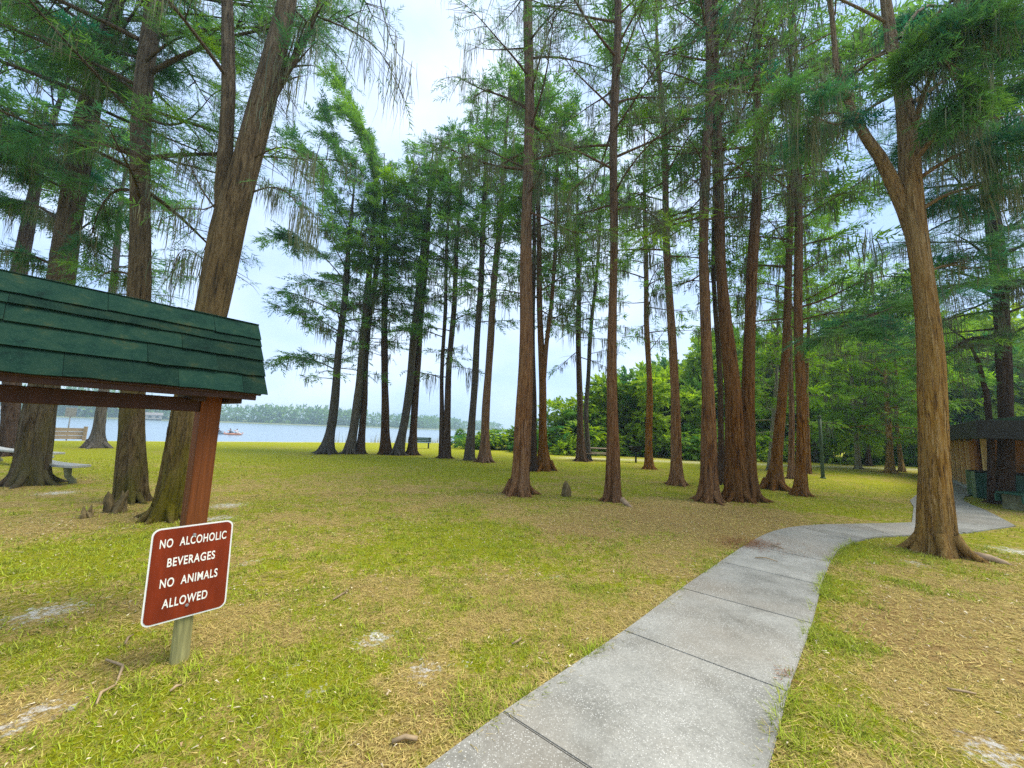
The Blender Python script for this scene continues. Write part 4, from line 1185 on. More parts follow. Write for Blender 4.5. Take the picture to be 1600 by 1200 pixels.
# ------------------------------------------------------------------ concrete walk: one slab per joint bay
path = link('path', None, kind='structure')
def arc_param(P):
    d = np.concatenate([[0], np.cumsum(np.linalg.norm(np.diff(P, axis=0), axis=1))])
    return d
def nearest_s(P, q):
    d = arc_param(P)
    best = (1e9, 0)
    for i in range(len(P) - 1):
        v = P[i + 1] - P[i]
        t = np.clip(((q - P[i]) @ v) / (v @ v), 0, 1)
        dd = np.linalg.norm(q - P[i] - t * v)
        if dd < best[0]:
            best = (dd, d[i] + t * np.linalg.norm(v))
    return best[1]
def along(P, s):
    d = arc_param(P)
    return np.stack([np.interp(s, d, P[:, 0]), np.interp(s, d, P[:, 1])], -1)
def refine(P):
    Q = polyline(np.column_stack([P, np.zeros(len(P))]), 90)[:, :2]
    return Q
FL = refine(np.vstack([START_L, PL]))
FR = refine(np.vstack([START_R, PR]))
dirv0 = norm(PL[1] - PL[0])
j1L = np.array([0.01, 2.46])
j1R = j1L + np.array([.86, -.71])
JOINTS = [(START_L, START_R), (j1L - dirv0 * 1.36, j1R - dirv0 * 1.36), (j1L, j1R), (np.array([1.01, 3.44]), np.array([1.87, 2.73])),
          (np.array([1.91, 4.4]), np.array([2.78, 3.69])), (np.array([2.85, 5.35]), np.array([3.62, 4.64])),
          (np.array([3.74, 6.2]), np.array([4.43, 5.5])), (np.array([5.60, 7.66]), np.array([5.80, 6.68])),
          (np.array([7.15, 8.1]), np.array([6.95, 7.13])), (np.array([8.6, 8.43]), np.array([8.75, 7.63]))]
for (aL, aR), (bL, bR) in zip(JOINTS[:-1], JOINTS[1:]):
    s0, s1 = nearest_s(FL, aL) + .0035, nearest_s(FL, bL) - .0035
    r0, r1 = nearest_s(FR, aR) + .0035, nearest_s(FR, bR) - .0035
    k = 9
    lp = along(FL, np.linspace(s0, s1, k))
    rp = along(FR, np.linspace(r0, r1, k))
    bm = bmesh.new()
    top = [[bm.verts.new((*p, .026)) for p in lp], [bm.verts.new((*p, .026)) for p in rp]]
    bot = [[bm.verts.new((*p, -.09)) for p in lp], [bm.verts.new((*p, -.09)) for p in rp]]
    for i in range(k - 1):
        bm.faces.new((top[0][i], top[1][i], top[1][i + 1], top[0][i + 1]))
        bm.faces.new((top[0][i], top[0][i + 1], bot[0][i + 1], bot[0][i]))
        bm.faces.new((top[1][i + 1], top[1][i], bot[1][i], bot[1][i + 1]))
    bm.faces.new((top[0][0], bot[0][0], bot[1][0], top[1][0]))
    bm.faces.new((top[0][-1], top[1][-1], bot[1][-1], bot[0][-1]))
    ed = [e for e in bm.edges if (e.verts[0].co.z > 0 and e.verts[1].co.z > 0) and (len([f for f in e.link_faces if abs(f.normal.z) < .5 or f.normal.length == 0]) >= 1)]
    bm.normal_update()
    ed = [e for e in bm.edges if len(e.link_faces) == 2 and e.verts[0].co.z > 0 and e.verts[1].co.z > 0 and e.calc_face_angle(0) > .8]
    bmesh.ops.bevel(bm, geom=ed, offset=.006, segments=2, affect='EDGES')
    bm_obj('slab', bm, WALK, path)
# bed of dark dirt that shows in the joints
walkway = prism('walkway', PLAZA, -.09, .022, WALK, bevel=0, kind='structure')

# ------------------------------------------------------------------ kiosk
KU = np.array([.5913, .8064])
KV = np.array([.8064, -.5913])
KP = np.array([-2.82, 3.60])
kz = math.atan2(KU[1], KU[0])
kiosk = empty('kiosk', (*KP, 0), 'open park kiosk frame with dark green shingled roof on red brown posts', 'kiosk', rz=kz)
# local axes: x along the ridge (+x right end), -y towards the visible roof slope
U0, U1 = -2.75, .31
ZR, ZE, VE = 2.60, 1.90, .37
for x in (0, -2.42):
    box('post', (x, 0, 1.12), (.155, .165, 2.5), POSTRED, kiosk, bevel=.006)
box('beam', (-1.21, -.02, 1.776), (2.26, .09, .12), BEAMW, kiosk, bevel=.005)
box('ridge_beam', (-1.21, 0, 2.40), (2.9, .09, .17), DARKWOOD, kiosk)
sl = math.atan2(ZR - ZE, VE)
SLEN = math.hypot(ZR - ZE, VE)
for sgn in (-1, 1):
    # sheathing board under the shingles
    a = Matrix.Rotation(-sgn * sl, 4, 'X') if sgn > 0 else Matrix.Rotation(sl, 4, 'X')
    c = Vector(((U0 + U1) / 2, sgn * VE / 2 * .97, (ZR + ZE) / 2 - .02))
    o = box('roof_board', c, (U1 - U0 - .04, SLEN - .02, .018), DARKWOOD, kiosk, rot=a.to_euler())
    if sgn < 0:
        box('fascia', ((U0 + U1) / 2, sgn * (VE - .045), ZE - .022), (U1 - U0 - .10, .026, .07), DARKWOOD, kiosk)
box('soffit', ((U0 + U1) / 2, 0, ZE - .012), (U1 - U0 - .14, 2 * VE - .12, .016), DARKWOOD, kiosk)
for x in (U1 - .045, U0 + .045):
    bm = bmesh.new()
    for xx in (-.011, .011):
        vs_ = [bm.verts.new((x + xx, -VE + .05, ZE + .01)), bm.verts.new((x + xx, VE - .05, ZE + .01)), bm.verts.new((x + xx, 0, ZR - .05))]
    bm.verts.ensure_lookup_table()
    v = list(bm.verts)
    bm.faces.new(v[:3])
    bm.faces.new(v[5:2:-1])
    for k in range(3):
        bm.faces.new((v[k], v[3 + k], v[3 + (k + 1) % 3], v[(k + 1) % 3]))
    bm_obj('gable_board', bm, DARKWOOD, kiosk)
for x in (0, -2.42):
    box('bracket', (x + .135, 0, 1.845), (.10, .46, .075), DARKWOOD, kiosk)
    box('bracket', (x - .135, 0, 1.845), (.10, .46, .075), DARKWOOD, kiosk)
COURSES = [(0, .225), (.20, .215), (.39, .20), (.545, .145), (.635, .20)]
kr = np.random.default_rng(6)
for sgn in (-1, 1):
    dn = np.array([0, sgn * math.cos(sl), -math.sin(sl)])           # down the slope
    nr = np.array([0, sgn * math.sin(sl), math.cos(sl)])            # out of the slope
    for ci, (s0, ln) in enumerate(COURSES):
        x = U0 - kr.uniform(0, .4)
        while x < U1 + .02:
            wd = kr.choice([.46, .62, .78, .93]) * (.75 if ci == 4 else 1)
            xa, xb = max(x, U0), min(x + wd, U1 + .02)
            if xb > 2.2 and False:
                break
            if xb - xa > .04:
                eave_pt = np.array([0, sgn * VE, ZE])
                low = eave_pt - dn * (s0 + kr.normal(0, .0035)) + dn * .012
                hi = low - dn * ln
                bm = bmesh.new()
                off = .030 + abs(kr.normal(0, .005))
                ns_ = 6
                secs = []
                for xx in np.linspace(xa + .0012, xb - .0012, ns_):
                    sg, lf = kr.normal(0, .0028), abs(kr.normal(0, .0025))
                    cs = []
                    for p, h, th_ in ((low + dn * sg, off + lf, 0), (hi, .012, 0), (hi, .012, .009), (low + dn * sg, off + lf, .009)):
                        q_ = p + nr * (h - th_)
                        cs.append(bm.verts.new((xx, q_[1], q_[2])))
                    secs.append(cs)
                for A_, B_ in zip(secs[:-1], secs[1:]):
                    for k in range(4):
                        bm.faces.new((A_[k], B_[k], B_[(k + 1) % 4], A_[(k + 1) % 4]))
                bm.faces.new(secs[0])
                bm.faces.new(secs[-1][::-1])
                bm_obj('shingle', bm, SHINGLE, kiosk)
            x += wd
x = U0
while x < U1:
    wd = kr.choice([.30, .42, .55])
    xb = min(x + wd, U1 + .02)
    bm = bmesh.new()
    yy = .055
    zt = ZR + .022 + kr.normal(0, .003)
    dz = yy * math.tan(sl)
    prof = [(-yy, zt - dz), (0, zt), (yy, zt - dz), (yy - .012, zt - dz - .002), (0, zt - .02), (-yy + .012, zt - dz - .002)]
    A_ = [bm.verts.new((x + .002, *p)) for p in prof]
    B_ = [bm.verts.new((xb - .002, *p)) for p in prof]
    bm.faces.new(A_)
    bm.faces.new(B_[::-1])
    for k in range(6):
        bm.faces.new((A_[k], B_[k], B_[(k + 1) % 6], A_[(k + 1) % 6]))
    bm_obj('ridge_cap', bm, SHINGLE, kiosk)
    x += wd

# ------------------------------------------------------------------ the sign
SC_, SYAW, STILT = Vector((-2.204, 2.844, .599)), .874, -.08
sgn_root = empty('park_sign', (-2.150, 2.890, 0), 'brown red metal rule sign with cream lettering on a short mossy wooden post', 'sign', rz=SYAW)
# local: x = along the plate, -y = out of its face
tiltm = Matrix.Rotation(STILT, 4, 'X')
def plate(name, wd, h, t, y, rad, mat):
    bm = bmesh.new()
    pts = []
    for cx, cz, a0 in ((wd / 2 - rad, h / 2 - rad, 0), (-wd / 2 + rad, h / 2 - rad, 90), (-wd / 2 + rad, -h / 2 + rad, 180), (wd / 2 - rad, -h / 2 + rad, 270)):
        for k in range(7):
            a = R(a0 + 15 * k)
            pts.append((cx + rad * math.cos(a), cz + rad * math.sin(a)))
    f0 = [bm.verts.new((px, y, pz)) for px, pz in pts]
    f1 = [bm.verts.new((px, y + t, pz)) for px, pz in pts]
    bm.faces.new(f0)
    bm.faces.new(f1[::-1])
    n = len(pts)
    for k in range(n):
        bm.faces.new((f0[k], f0[(k + 1) % n], f1[(k + 1) % n], f1[k]))
    return bm_obj(name, bm, mat, sgn_root)
inv = Matrix.Rotation(-SYAW, 4, 'Z')
cl = inv.to_3x3() @ (SC_ - Vector((-2.150, 2.890, 0)))
def seat_on(o):
    o.location = cl
    o.rotation_euler = (STILT, 0, 0)
seat_on(plate('border', .457, .61, .003, 0, .045, WHITEPAINT))
seat_on(plate('panel', .437, .59, .002, -.0024, .038, SIGNRED))
def word_mesh(txt, size, sx):
    cu = bpy.data.curves.new('lettering', 'FONT')
    cu.body = txt
    cu.size = size
    cu.align_y = 'CENTER'
    cu.extrude = .0006
    cu.offset = .0012
    cu.space_character = 1.12
    to = bpy.data.objects.new('tmp_text', cu)
    C.objects.link(to)
    bpy.context.view_layer.update()
    me = bpy.data.meshes.new_from_object(to.evaluated_get(bpy.context.evaluated_depsgraph_get()))
    bpy.data.objects.remove(to)
    me.transform(Matrix.Diagonal((sx, 1.12, 1, 1)))
    xs = [v.co.x for v in me.vertices]
    me.transform(Matrix.Translation((-min(xs), 0, 0)))
    return me, max(xs) - min(xs)
def lettering(txt, x, z, size, sx=1.0):
    ws = [word_mesh(t, size, sx) for t in txt.split()]
    gap = .036
    x0 = x - (sum(w_ for _, w_ in ws) + gap * (len(ws) - 1)) / 2
    for me, w_ in ws:
        me.transform(Matrix.Translation((x0, -.0036, z)) @ Matrix.Rotation(R(90), 4, 'X'))
        me.name = 'lettering'
        seat_on(link('lettering', me, LETTER, sgn_root))
        x0 += w_ + gap
lettering('NO ALCOHOLIC', .004, .2, .070, .62)
lettering('BEVERAGES', 0, .072, .070, .68)
lettering('NO ANIMALS', .0, -.056, .070, .66)
lettering('ALLOWED', -.012, -.188, .070, .68)
for z in (.235, -.228):
    bm = bmesh.new()
    bmesh.ops.create_cone(bm, cap_ends=True, segments=8, radius1=.011, radius2=.008, depth=.006, matrix=Matrix.Translation((0, -.005, z)) @ Matrix.Rotation(R(90), 4, 'X'))
    seat_on(bm_obj('bolt', bm, GALV, sgn_root))
pb = bmesh.new()
bmesh.ops.create_cone(pb, cap_ends=True, segments=12, radius1=.052, radius2=.049, depth=1.0, matrix=Matrix.Translation((0, 0, 0)))
po = bm_obj('post', pb, OLDPOST, sgn_root, smooth=False)
po.scale = (1.05, .8, 1)
po.location = (cl[0] + .006, .05, .33)
po.rotation_euler = (STILT * .8, 0, 0)

# ------------------------------------------------------------------ concrete table and bench by the mossy trunk
def curved_slab(bm, c, r0, r1, a0, a1, z0, z1, k=10):
    rows = []
    for i in range(k + 1):
        a = a0 + (a1 - a0) * i / k
        rows.append([bm.verts.new((c[0] + r * math.cos(a), c[1] + r * math.sin(a), z)) for r, z in ((r0, z0), (r1, z0), (r1, z1), (r0, z1))])
    for a, b in zip(rows[:-1], rows[1:]):
        for j in range(4):
            bm.faces.new((a[j], a[(j + 1) % 4], b[(j + 1) % 4], b[j]))
    bm.faces.new(rows[0])
    bm.faces.new(rows[-1][::-1])
def park_bench_curved(e0, e1, bow, label):
    """curved concrete seat between two end points on the ground"""
    e0, e1 = np.array(e0), np.array(e1)
    mid = (e0 + e1) / 2
    ch = np.linalg.norm(e1 - e0)
    nn = np.array([-(e1 - e0)[1], (e1 - e0)[0]]) / ch
    rad = (ch * ch / 4 + bow * bow) / (2 * abs(bow))
    c = mid + nn * math.copysign(rad - abs(bow), bow)
    a0, a1 = [math.atan2(*(e - c)[::-1]) for e in (e0, e1)]
    while a1 - a0 > math.pi:
        a1 -= 2 * math.pi
    while a1 - a0 < -math.pi:
        a1 += 2 * math.pi
    r = empty('concrete_bench', (*c, 0), label, 'bench', 'curved concrete benches')
    bm = bmesh.new()
    curved_slab(bm, (0, 0), rad - .02, rad + .36, a0, a1, .40, .46, 14)
    bm_obj('seat', bm, CONC, r, bevel=.006)
    for f in (.12, .62, .94):
        a = a0 + (a1 - a0) * f
        c_, s_ = math.cos(a), math.sin(a)
        q = lambda d, z: ((rad + d) * c_, (rad + d) * s_, z)
        tube_obj('leg', [q(.04, -.04), q(.05, .05), q(.15, .18), q(.18, .41)], [.085, .07, .06, .075], CONCLEG, r, 10)
park_bench_curved((-10.15, 9.55), (-13.0, 11.2), -.30, 'pale curved concrete bench with its tip showing beside the thick mossy trunk')
park_bench_curved((-14.0, 12.35), (-18.6, 14.2), -.35, 'farther pale concrete bench mostly hidden behind the thick mossy trunk')

# low wooden barrier at the lawn edge, and the notice behind it
bd = norm(np.array([-27.84, 25.53]) - np.array([-27.4, 22.3]))
br_ = empty('wooden_barrier', (-27.84, 25.53, 0), 'low weathered wooden barrier of planks at the lake side', 'barrier', rz=math.atan2(-.55, -.83))
for k in range(4):
    box('post', (k * 2.0, 0, .42), (.16, .16, .95), GREYWOOD, br_, bevel=.01)
for k in range(3):
    for z, h in ((.17, .22), (.42, .24), (.67, .22)):
        box('plank', (k * 2.0 + 1.0, -.10, z), (1.97, .05, h), GREYWOOD, br_, bevel=.006)
ns = empty('notice_sign', (-30.2, 26.6, 0), 'small square notice on a thin pole by the water behind the wooden barrier', 'sign', rz=R(40))
tube_obj('pole', [(0, 0, -1.2), (0, 0, .8), (0, 0, 2.05)], .035, GALV, ns, 8)
box('plate', (0, -.045, 1.80), (.52, .02, .62), GALV, ns, bevel=.006)

# ------------------------------------------------------------------ park bench near the water
pbn = empty('park_bench', (-7.1, 30.6, 0), 'dark green park bench facing the lake beyond the leaning cypresses', 'bench', rz=R(18))
for k in range(4):
    box('seat_slat', (0, -.05 + k * .125, .44), (1.75, .105, .035), DKGREEN, pbn)
for k in range(3):
    box('back_slat', (0, -.16 - k * .025, .56 + k * .125), (1.75, .03, .11), DKGREEN, pbn)
for s in (-.72, .72):
    tube_obj('leg', [(s, -.2, -.03), (s, -.12, .2), (s, -.1, .42)], .032, BLACKIRON, pbn, 8)
    tube_obj('leg', [(s, .38, -.03), (s, .34, .2), (s, .34, .42)], .032, BLACKIRON, pbn, 8)
    tube_obj('back_support', [(s, -.12, .42), (s, -.2, .62), (s, -.25, .88)], .028, BLACKIRON, pbn, 8)

# picnic table and grill on the far lawn
pt = empty('picnic_table', (5.35, 24.3, 0), 'long dark picnic table with attached benches on the far lawn', 'table', rz=R(-4))
for k in range(5):
    box('top_plank', (0, -.3 + k * .15, .75), (2.3, .138, .045), GREYWOOD, pt)
for s in (-.78, .78):
    for k in (-.075, .075):
        box('bench_plank', (0, s + k, .44), (2.3, .138, .045), GREYWOOD, pt)
for x in (-.85, .85):
    for s in (-1, 1):
        tube_obj('leg', [(x, s * .26, .72), (x, s * .30, .3), (x, s * .36, -.03)], .035, BLACKIRON, pt, 8)
        tube_obj('bench_bracket', [(x, s * .3, .3), (x, s * .6, .33), (x, s * .78, .41)], .03, BLACKIRON, pt, 8)
    tube_obj('foot_bar', [(x, -.9, .03), (x, 0, .03), (x, .9, .03)], .03, BLACKIRON, pt, 8)
gl = empty('charcoal_grill', (7.65, 23.6, 0), 'black park charcoal grill on a single short pedestal', 'grill', rz=R(15))
tube_obj('pedestal', [(0, 0, -.05), (0, 0, .4), (0, 0, .66)], .055, BLACKIRON, gl, 10)
bm = bmesh.new()
lo = [bm.verts.new((sx * .17, sy * .14, .64)) for sx, sy in ((-1, -1), (1, -1), (1, 1), (-1, 1))]
hi = [bm.verts.new((sx * .36, sy * .28, .98)) for sx, sy in ((-1, -1), (1, -1), (1, 1), (-1, 1))]
bm.faces.new(lo[::-1])
for k in range(4):
    bm.faces.new((lo[k], lo[(k + 1) % 4], hi[(k + 1) % 4], hi[k]))
bmesh.ops.solidify(bm, geom=list(bm.faces), thickness=.02)
bm_obj('firebox', bm, BLACKIRON, gl)
for k in range(9):
    tube_obj('grate_bar', [(-.34 + k * .085, -.27, .96), (-.34 + k * .085, 0, .96), (-.34 + k * .085, .27, .96)], .009, BLACKIRON, gl, 6)
tube_obj('handle', [(-.36, -.2, .96), (-.52, -.2, .96), (-.56, -.2, .96)], .012, GALV, gl, 6)
tube_obj('handle', [(.36, .2, .96), (.52, .2, .96), (.56, .2, .96)], .012, GALV, gl, 6)

POSTGREEN = plain('olive_green_post', (.045, .075, .025), .6, .2, 6)
# plain dark green post on the lawn, carrying no lamp
gp = empty('green_post', (14.23, 17.74, 0), 'dark green metal post standing alone on the lawn beside the straight brown trunk', 'post')
tube_obj('pole', [(0, 0, -.1), (0, 0, .1), (0, 0, 1.4), (0, 0, 2.75)], [.078, .075, .07, .065], POSTGREEN, gp, 14)
tube_obj('cap', [(0, 0, 2.752), (0, 0, 2.80), (0, 0, 2.86)], [.08, .08, .04], POSTGREEN, gp, 14)
tube_obj('collar', [(0, 0, -.02), (0, 0, .05), (0, 0, .07)], [.12, .11, .085], POSTGREEN, gp, 14)

# ------------------------------------------------------------------ restroom building
bw = norm(np.array([4.3, 4.7]))
BC = np.array([18.0, 15.0])
bz = math.atan2(bw[1], bw[0])
rb = empty('restroom_building', (*BC, 0), 'low brown park building with tan battens and a deep dark roof edge beside the path', 'building', rz=bz)
# local: x along the wall away from the camera, +y = out of the visible wall
box('slab_base', (4.5, -2.5, .03), (12, 5.4, .10), CONC, rb, bevel=.01)
xs_ = [0, 1.25, 2.5, 3.7, 4.9, 6.1, 7.3, 8.5]
for a, b in zip(xs_[:-1], xs_[1:]):
    box('wall_panel', ((a + b) / 2, -.06, 1.08), (b - a - .006, .10, 2.0), BROWNWALL, rb, bevel=.003)
for a in xs_[1:-1]:
    box('batten', (a, .045, 1.06), (.09, .11, 1.96), TANBATTEN, rb, bevel=.004)
box('corner_board', (-.03, .01, 1.08), (.07, .09, 2.0), BROWNWALL, rb, bevel=.004)
box('end_wall', (-.06, -2.5, 1.08), (.10, 4.75, 2.0), BROWNWALL, rb, bevel=.003)
box('back_wall', (4.25, -4.95, 1.08), (8.5, .10, 2.0), BROWNWALL, rb, bevel=.003)
box('end_wall', (8.56, -2.5, 1.08), (.10, 4.75, 2.0), BROWNWALL, rb, bevel=.003)
box('frieze', (4.25, .03, 2.0), (8.6, .06, .16), DARKWOOD, rb, bevel=.004)
for x in (-1.1,):
    for y in (-.1, -4.6):
        box('porch_post', (x, y, 1.04), (.20, .20, 2.1), TANBATTEN, rb, bevel=.012)
bm = bmesh.new()
x0, x1, y0, y1 = -6.3, 9.4, -6.0, .75
ev, rz_ = 1.97, 3.05
prof = [(y1, ev), (y1, ev + .42), ((y0 + y1) / 2, rz_), (y0, ev + .42), (y0, ev)]
A_ = [bm.verts.new((x0, y, z)) for y, z in prof]
B_ = [bm.verts.new((x1, y, z)) for y, z in prof]
bm.faces.new(A_)
bm.faces.new(B_[::-1])
for k in range(5):
    bm.faces.new((A_[k], B_[k], B_[(k + 1) % 5], A_[(k + 1) % 5]))
bm_obj('roof', bm, ROOFGREEN, rb)
box('fascia', ((x0 + x1) / 2, y1 + .02, ev + .2), (x1 - x0 + .08, .035, .50), BLACKISH, rb, bevel=.004)
box('fascia', (x0 - .02, (y0 + y1) / 2, ev + .2), (.035, y1 - y0, .50), BLACKISH, rb, bevel=.004)

# green board-sided trash enclosure
tb = empty('trash_bin', (16.31, 13.02, 0), 'dark green board sided trash bin beside the brown building', 'bin', rz=R(-43.7))
for k in range(7):
    box('front_board', (-.51 + k * .17, -.60, .42), (.163, .035, .82), DKGREEN, tb, bevel=.006)
    box('front_board', (-.51 + k * .17, .60, .42), (.163, .035, .82), DKGREEN, tb, bevel=.006)
for k in range(6):
    for s in (-1, 1):
        box('side_board', (s * .61, -.48 + k * .19, .42), (.035, .175, .82), DKGREEN, tb, bevel=.006)
for sx in (-1, 1):
    for sy in (-1, 1):
        box('corner_post', (sx * .615, sy * .615, .42), (.07, .07, .88), LTGREEN, tb, bevel=.006)
box('lid', (0, 0, .85), (1.18, 1.18, .035), BLACKISH, tb, bevel=.008)
pt2 = empty('porch_table', (18.6, 13.3, 0), 'dark table under the porch roof behind the trash bin', 'table', rz=R(40))
box('table_top', (0, 0, .98), (1.5, .75, .07), DARKWOOD, pt2)
for sx in (-1, 1):
    for sy in (-1, 1):
        box('leg', (sx * .6, sy * .28, .47), (.09, .09, .93), DARKWOOD, pt2)
# green bench end at the right edge of the picture
gb = empty('green_bench', (13.75, 10.75, 0), 'green plank bench on a grey concrete support at the edge of the path', 'bench', rz=R(8))
for k in range(3):
    box('seat_plank', (.85, -.17 + k * .17, .44), (1.9, .16, .05), DKGREEN, gb)
box('apron', (.85, -.262, .30), (1.9, .03, .20), DKGREEN, gb)
box('apron', (.85, .262, .30), (1.9, .03, .20), DKGREEN, gb)
for x in (.12, 1.55):
    box('support', (x, 0, .19), (.12, .46, .44), CONCLEG, gb, bevel=.012)

# ------------------------------------------------------------------ kayaks on the lake
def kayak(loc, rz, ln, mat, label, seats, clothes):
    k = empty('kayak', loc, label, 'kayak', 'kayaks on the lake', rz)
    st = np.linspace(-1, 1, 13)
    rings = []
    prof = np.array([(-1, .12), (-.72, .26), (0, .30), (.72, .26), (1, .12), (.8, -.02), (.4, -.10), (0, -.12), (-.4, -.10), (-.8, -.02)])
    for s in st:
        wd = .36 * max(.03, (1 - abs(s) ** 2.4))
        up = .14 * abs(s) ** 3
        hh_ = max(.12, 1 - .75 * abs(s) ** 3)
        rings.append(np.column_stack([np.full(10, s * ln / 2), prof[:, 0] * wd, prof[:, 1] * hh_ + up]))
    V = np.concatenate(rings)
    i = np.arange(130).reshape(13, 10)
    Q = np.stack([i[:-1], np.roll(i[:-1], -1, 1), np.roll(i[1:], -1, 1), i[1:]], -1).reshape(-1, 4)
    T_ = [[0, j, j + 1] for j in range(1, 9)] + [[120, 120 + j + 1, 120 + j] for j in range(1, 9)]
    mobj('hull', V, [Q, np.array(T_)], mat, k, True)
    for sx in seats:
        bm = bmesh.new()
        bmesh.ops.create_cone(bm, cap_ends=True, segments=14, radius1=.30, radius2=.27, depth=.05, matrix=Matrix.Translation((sx, 0, .31)) @ Matrix.Diagonal((1.3, .8, 1, 1)))
        bm_obj('cockpit', bm, BLACKISH, k)
    cr, sr = math.cos(rz), math.sin(rz)
    for sx, cm, lab in clothes:
        paddler((loc[0] + sx * cr, loc[1] + sx * sr, loc[2] + .14), rz, cm, lab)
SKIN = plain('skin', (.42, .24, .16), .6, .08, 6)
HAIR = plain('dark_hair', (.03, .02, .015), .8, .2, 12)
def paddler(loc, rz, cm, label):
    """seated figure grown as one skinned surface"""
    pts = [(0, 0, .12), (0, 0, .34), (.01, 0, .54), (.02, 0, .63), (.03, 0, .72), (.035, 0, .83),
           (.02, .19, .53), (.16, .26, .32), (.36, .16, .36), (.02, -.19, .53), (.16, -.26, .30), (.36, -.16, .40),
           (.05, .11, .1), (.36, .14, .24), (.68, .10, .12), (.05, -.11, .1), (.36, -.14, .24), (.68, -.10, .12)]
    ed = [(0, 1), (1, 2), (2, 3), (3, 4), (4, 5), (2, 6), (6, 7), (7, 8), (2, 9), (9, 10), (10, 11), (0, 12), (12, 13), (13, 14), (0, 15), (15, 16), (16, 17)]
    rad = [.15, .14, .15, .06, .095, .085, .06, .048, .036, .06, .048, .036, .09, .075, .05, .09, .075, .05]
    me = bpy.data.meshes.new('person')
    me.from_pydata(pts, ed, [])
    o = link('person', me, label=label, cat='person', group='paddlers', loc=loc)
    o.rotation_euler = (0, 0, rz)
    mo = o.modifiers.new('skin', 'SKIN')
    o.modifiers.new('sub', 'SUBSURF').levels = 1
    for v, r_ in zip(me.skin_vertices[0].data, rad):
        v.radius = (r_, r_)
    me.skin_vertices[0].data[0].use_root = True
    bpy.context.view_layer.update()
    new = bpy.data.meshes.new_from_object(o.evaluated_get(bpy.context.evaluated_depsgraph_get()))
    o.modifiers.clear()
    new.materials.clear()
    new.materials.append(cm.m)
    new.materials.append(SKIN.m)
    for p in new.polygons:
        p.use_smooth = True
        c = p.center
        if c.z > .60 or c.x > .30 and c.z > .27 and abs(c.y) < .24 and c.z > .30:
            p.material_index = 1
    new.name = 'person'
    o.data = new
    bm = bmesh.new()
    bmesh.ops.create_uvsphere(bm, u_segments=12, v_segments=8, radius=.105, matrix=Matrix.Translation((.015, 0, .82)) @ Matrix.Diagonal((1, .92, .85, 1)))
    bm_obj('hair', bm, HAIR, o, smooth=True)
    pd = link('paddle', None, label='kayak paddle held by the ' + label.split(' sitting')[0] + (' in the orange kayak' if 'orange' in label else ' of the grey kayak'), cat='paddle', group='kayak paddles',
              loc=(loc[0] + .38 * math.cos(rz), loc[1] + .38 * math.sin(rz), loc[2] + .38))
    pd.rotation_euler = (0, 0, rz)
    tube_obj('shaft', [(0, -.9, .18), (0, 0, 0), (0, .9, -.18)], .018, BLACKIRON, pd, 6)
    for s in (-1, 1):
        box('blade', (0, s * 1.0, -s * .2), (.02, .36, .15), ORANGE, pd, rot=(-.2, 0, 0))
DK = 66.0
kayak((-47.0, 66.0, WZ + .02), R(2), 3.2, ORANGE, 'orange kayak with two paddlers on the open water near the kiosk post', (-.5, .6), 
      ((-.5, CLOTHD, 'paddler in a dark shirt sitting in the back of the orange kayak'), (.6, CLOTHW, 'paddler in a white shirt sitting in the front of the orange kayak')))
kayak((-50.6, 67.5, WZ + .02), R(4), 2.9, GREYBLUE, 'grey blue kayak floating just behind the orange one', (0,),
      ((0, CLOTHD, 'lone paddler in a dark shirt sitting in the grey blue kayak'),))

# ------------------------------------------------------------------ knees, roots, sticks, needle litter
def knee(loc, sc_, seed, label):
    r = np.random.default_rng(seed)
    V, Q, off = [], [], 0
    for k in range(r.integers(4, 7)):
        h = r.uniform(.18, .52) * sc_
        c = r.normal(0, .11, 2) * sc_
        z = np.linspace(-.06, h, 8)
        t = np.clip(z / h, 0, 1)
        rad = (.085 * sc_ * r.uniform(.7, 1.3)) * (1.15 - .45 * t) * np.sqrt(np.clip(1.03 - t ** 5, .02, 1))
        th = np.arange(14) / 14 * 6.283
        mod = 1 + .16 * np.cos(3 * th + r.uniform(0, 6)) + .1 * np.cos(5 * th + r.uniform(0, 6)) + .12 * r.normal(0, 1, (8, 14))
        lean = r.normal(0, .2, 2)
        P = np.stack([c[0] + lean[0] * z[:, None] + rad[:, None] * mod * np.cos(th), c[1] + lean[1] * z[:, None] + rad[:, None] * mod * np.sin(th), np.broadcast_to(z[:, None], (8, 14)) + .012 * r.normal(0, 1, (8, 14))], -1)
        i = np.arange(112).reshape(8, 14) + off
        Q.append(np.stack([i[:-1], np.roll(i[:-1], -1, 1), np.roll(i[1:], -1, 1), i[1:]], -1).reshape(-1, 4))
        V.append(P.reshape(-1, 3))
        V.append(np.array([[c[0] + lean[0] * h, c[1] + lean[1] * h, h + .01 * sc_]]))
        Q.append(np.stack([i[-1], np.roll(i[-1], -1), np.full(14, off + 112), np.full(14, off + 112)], 1)[:, :3])
        off += 113
    mobj('cypress_knee', np.concatenate(V), [q_ for q_ in Q if q_.shape[1] == 4] + [q_ for q_ in Q if q_.shape[1] == 3], KNEE, smooth=True,
         label=label, cat='cypress knee', group='cypress knees', loc=(*loc, 0))
knee((-6.74, 6.95), .72, 1, 'gnarled grey cypress knee at the foot of the straight mossy trunk')
knee((1.53, 10.4), .75, 2, 'knobbly stump of cypress knees on the lawn between two tall brown trunks')
knee((-6.85, 6.5), .36, 3, 'small pale pair of knees in the grass just before the gnarled knee')
tube_obj('bare_root', [(6.98, 5.98, .06), (7.1, 5.88, .05), (7.2, 5.80, .015), (7.28, 5.72, -.03)], [.055, .05, .035, .015], ROOTM, m=10, label='pale bare root poking out from the foot of the large tan cypress', cat='root')
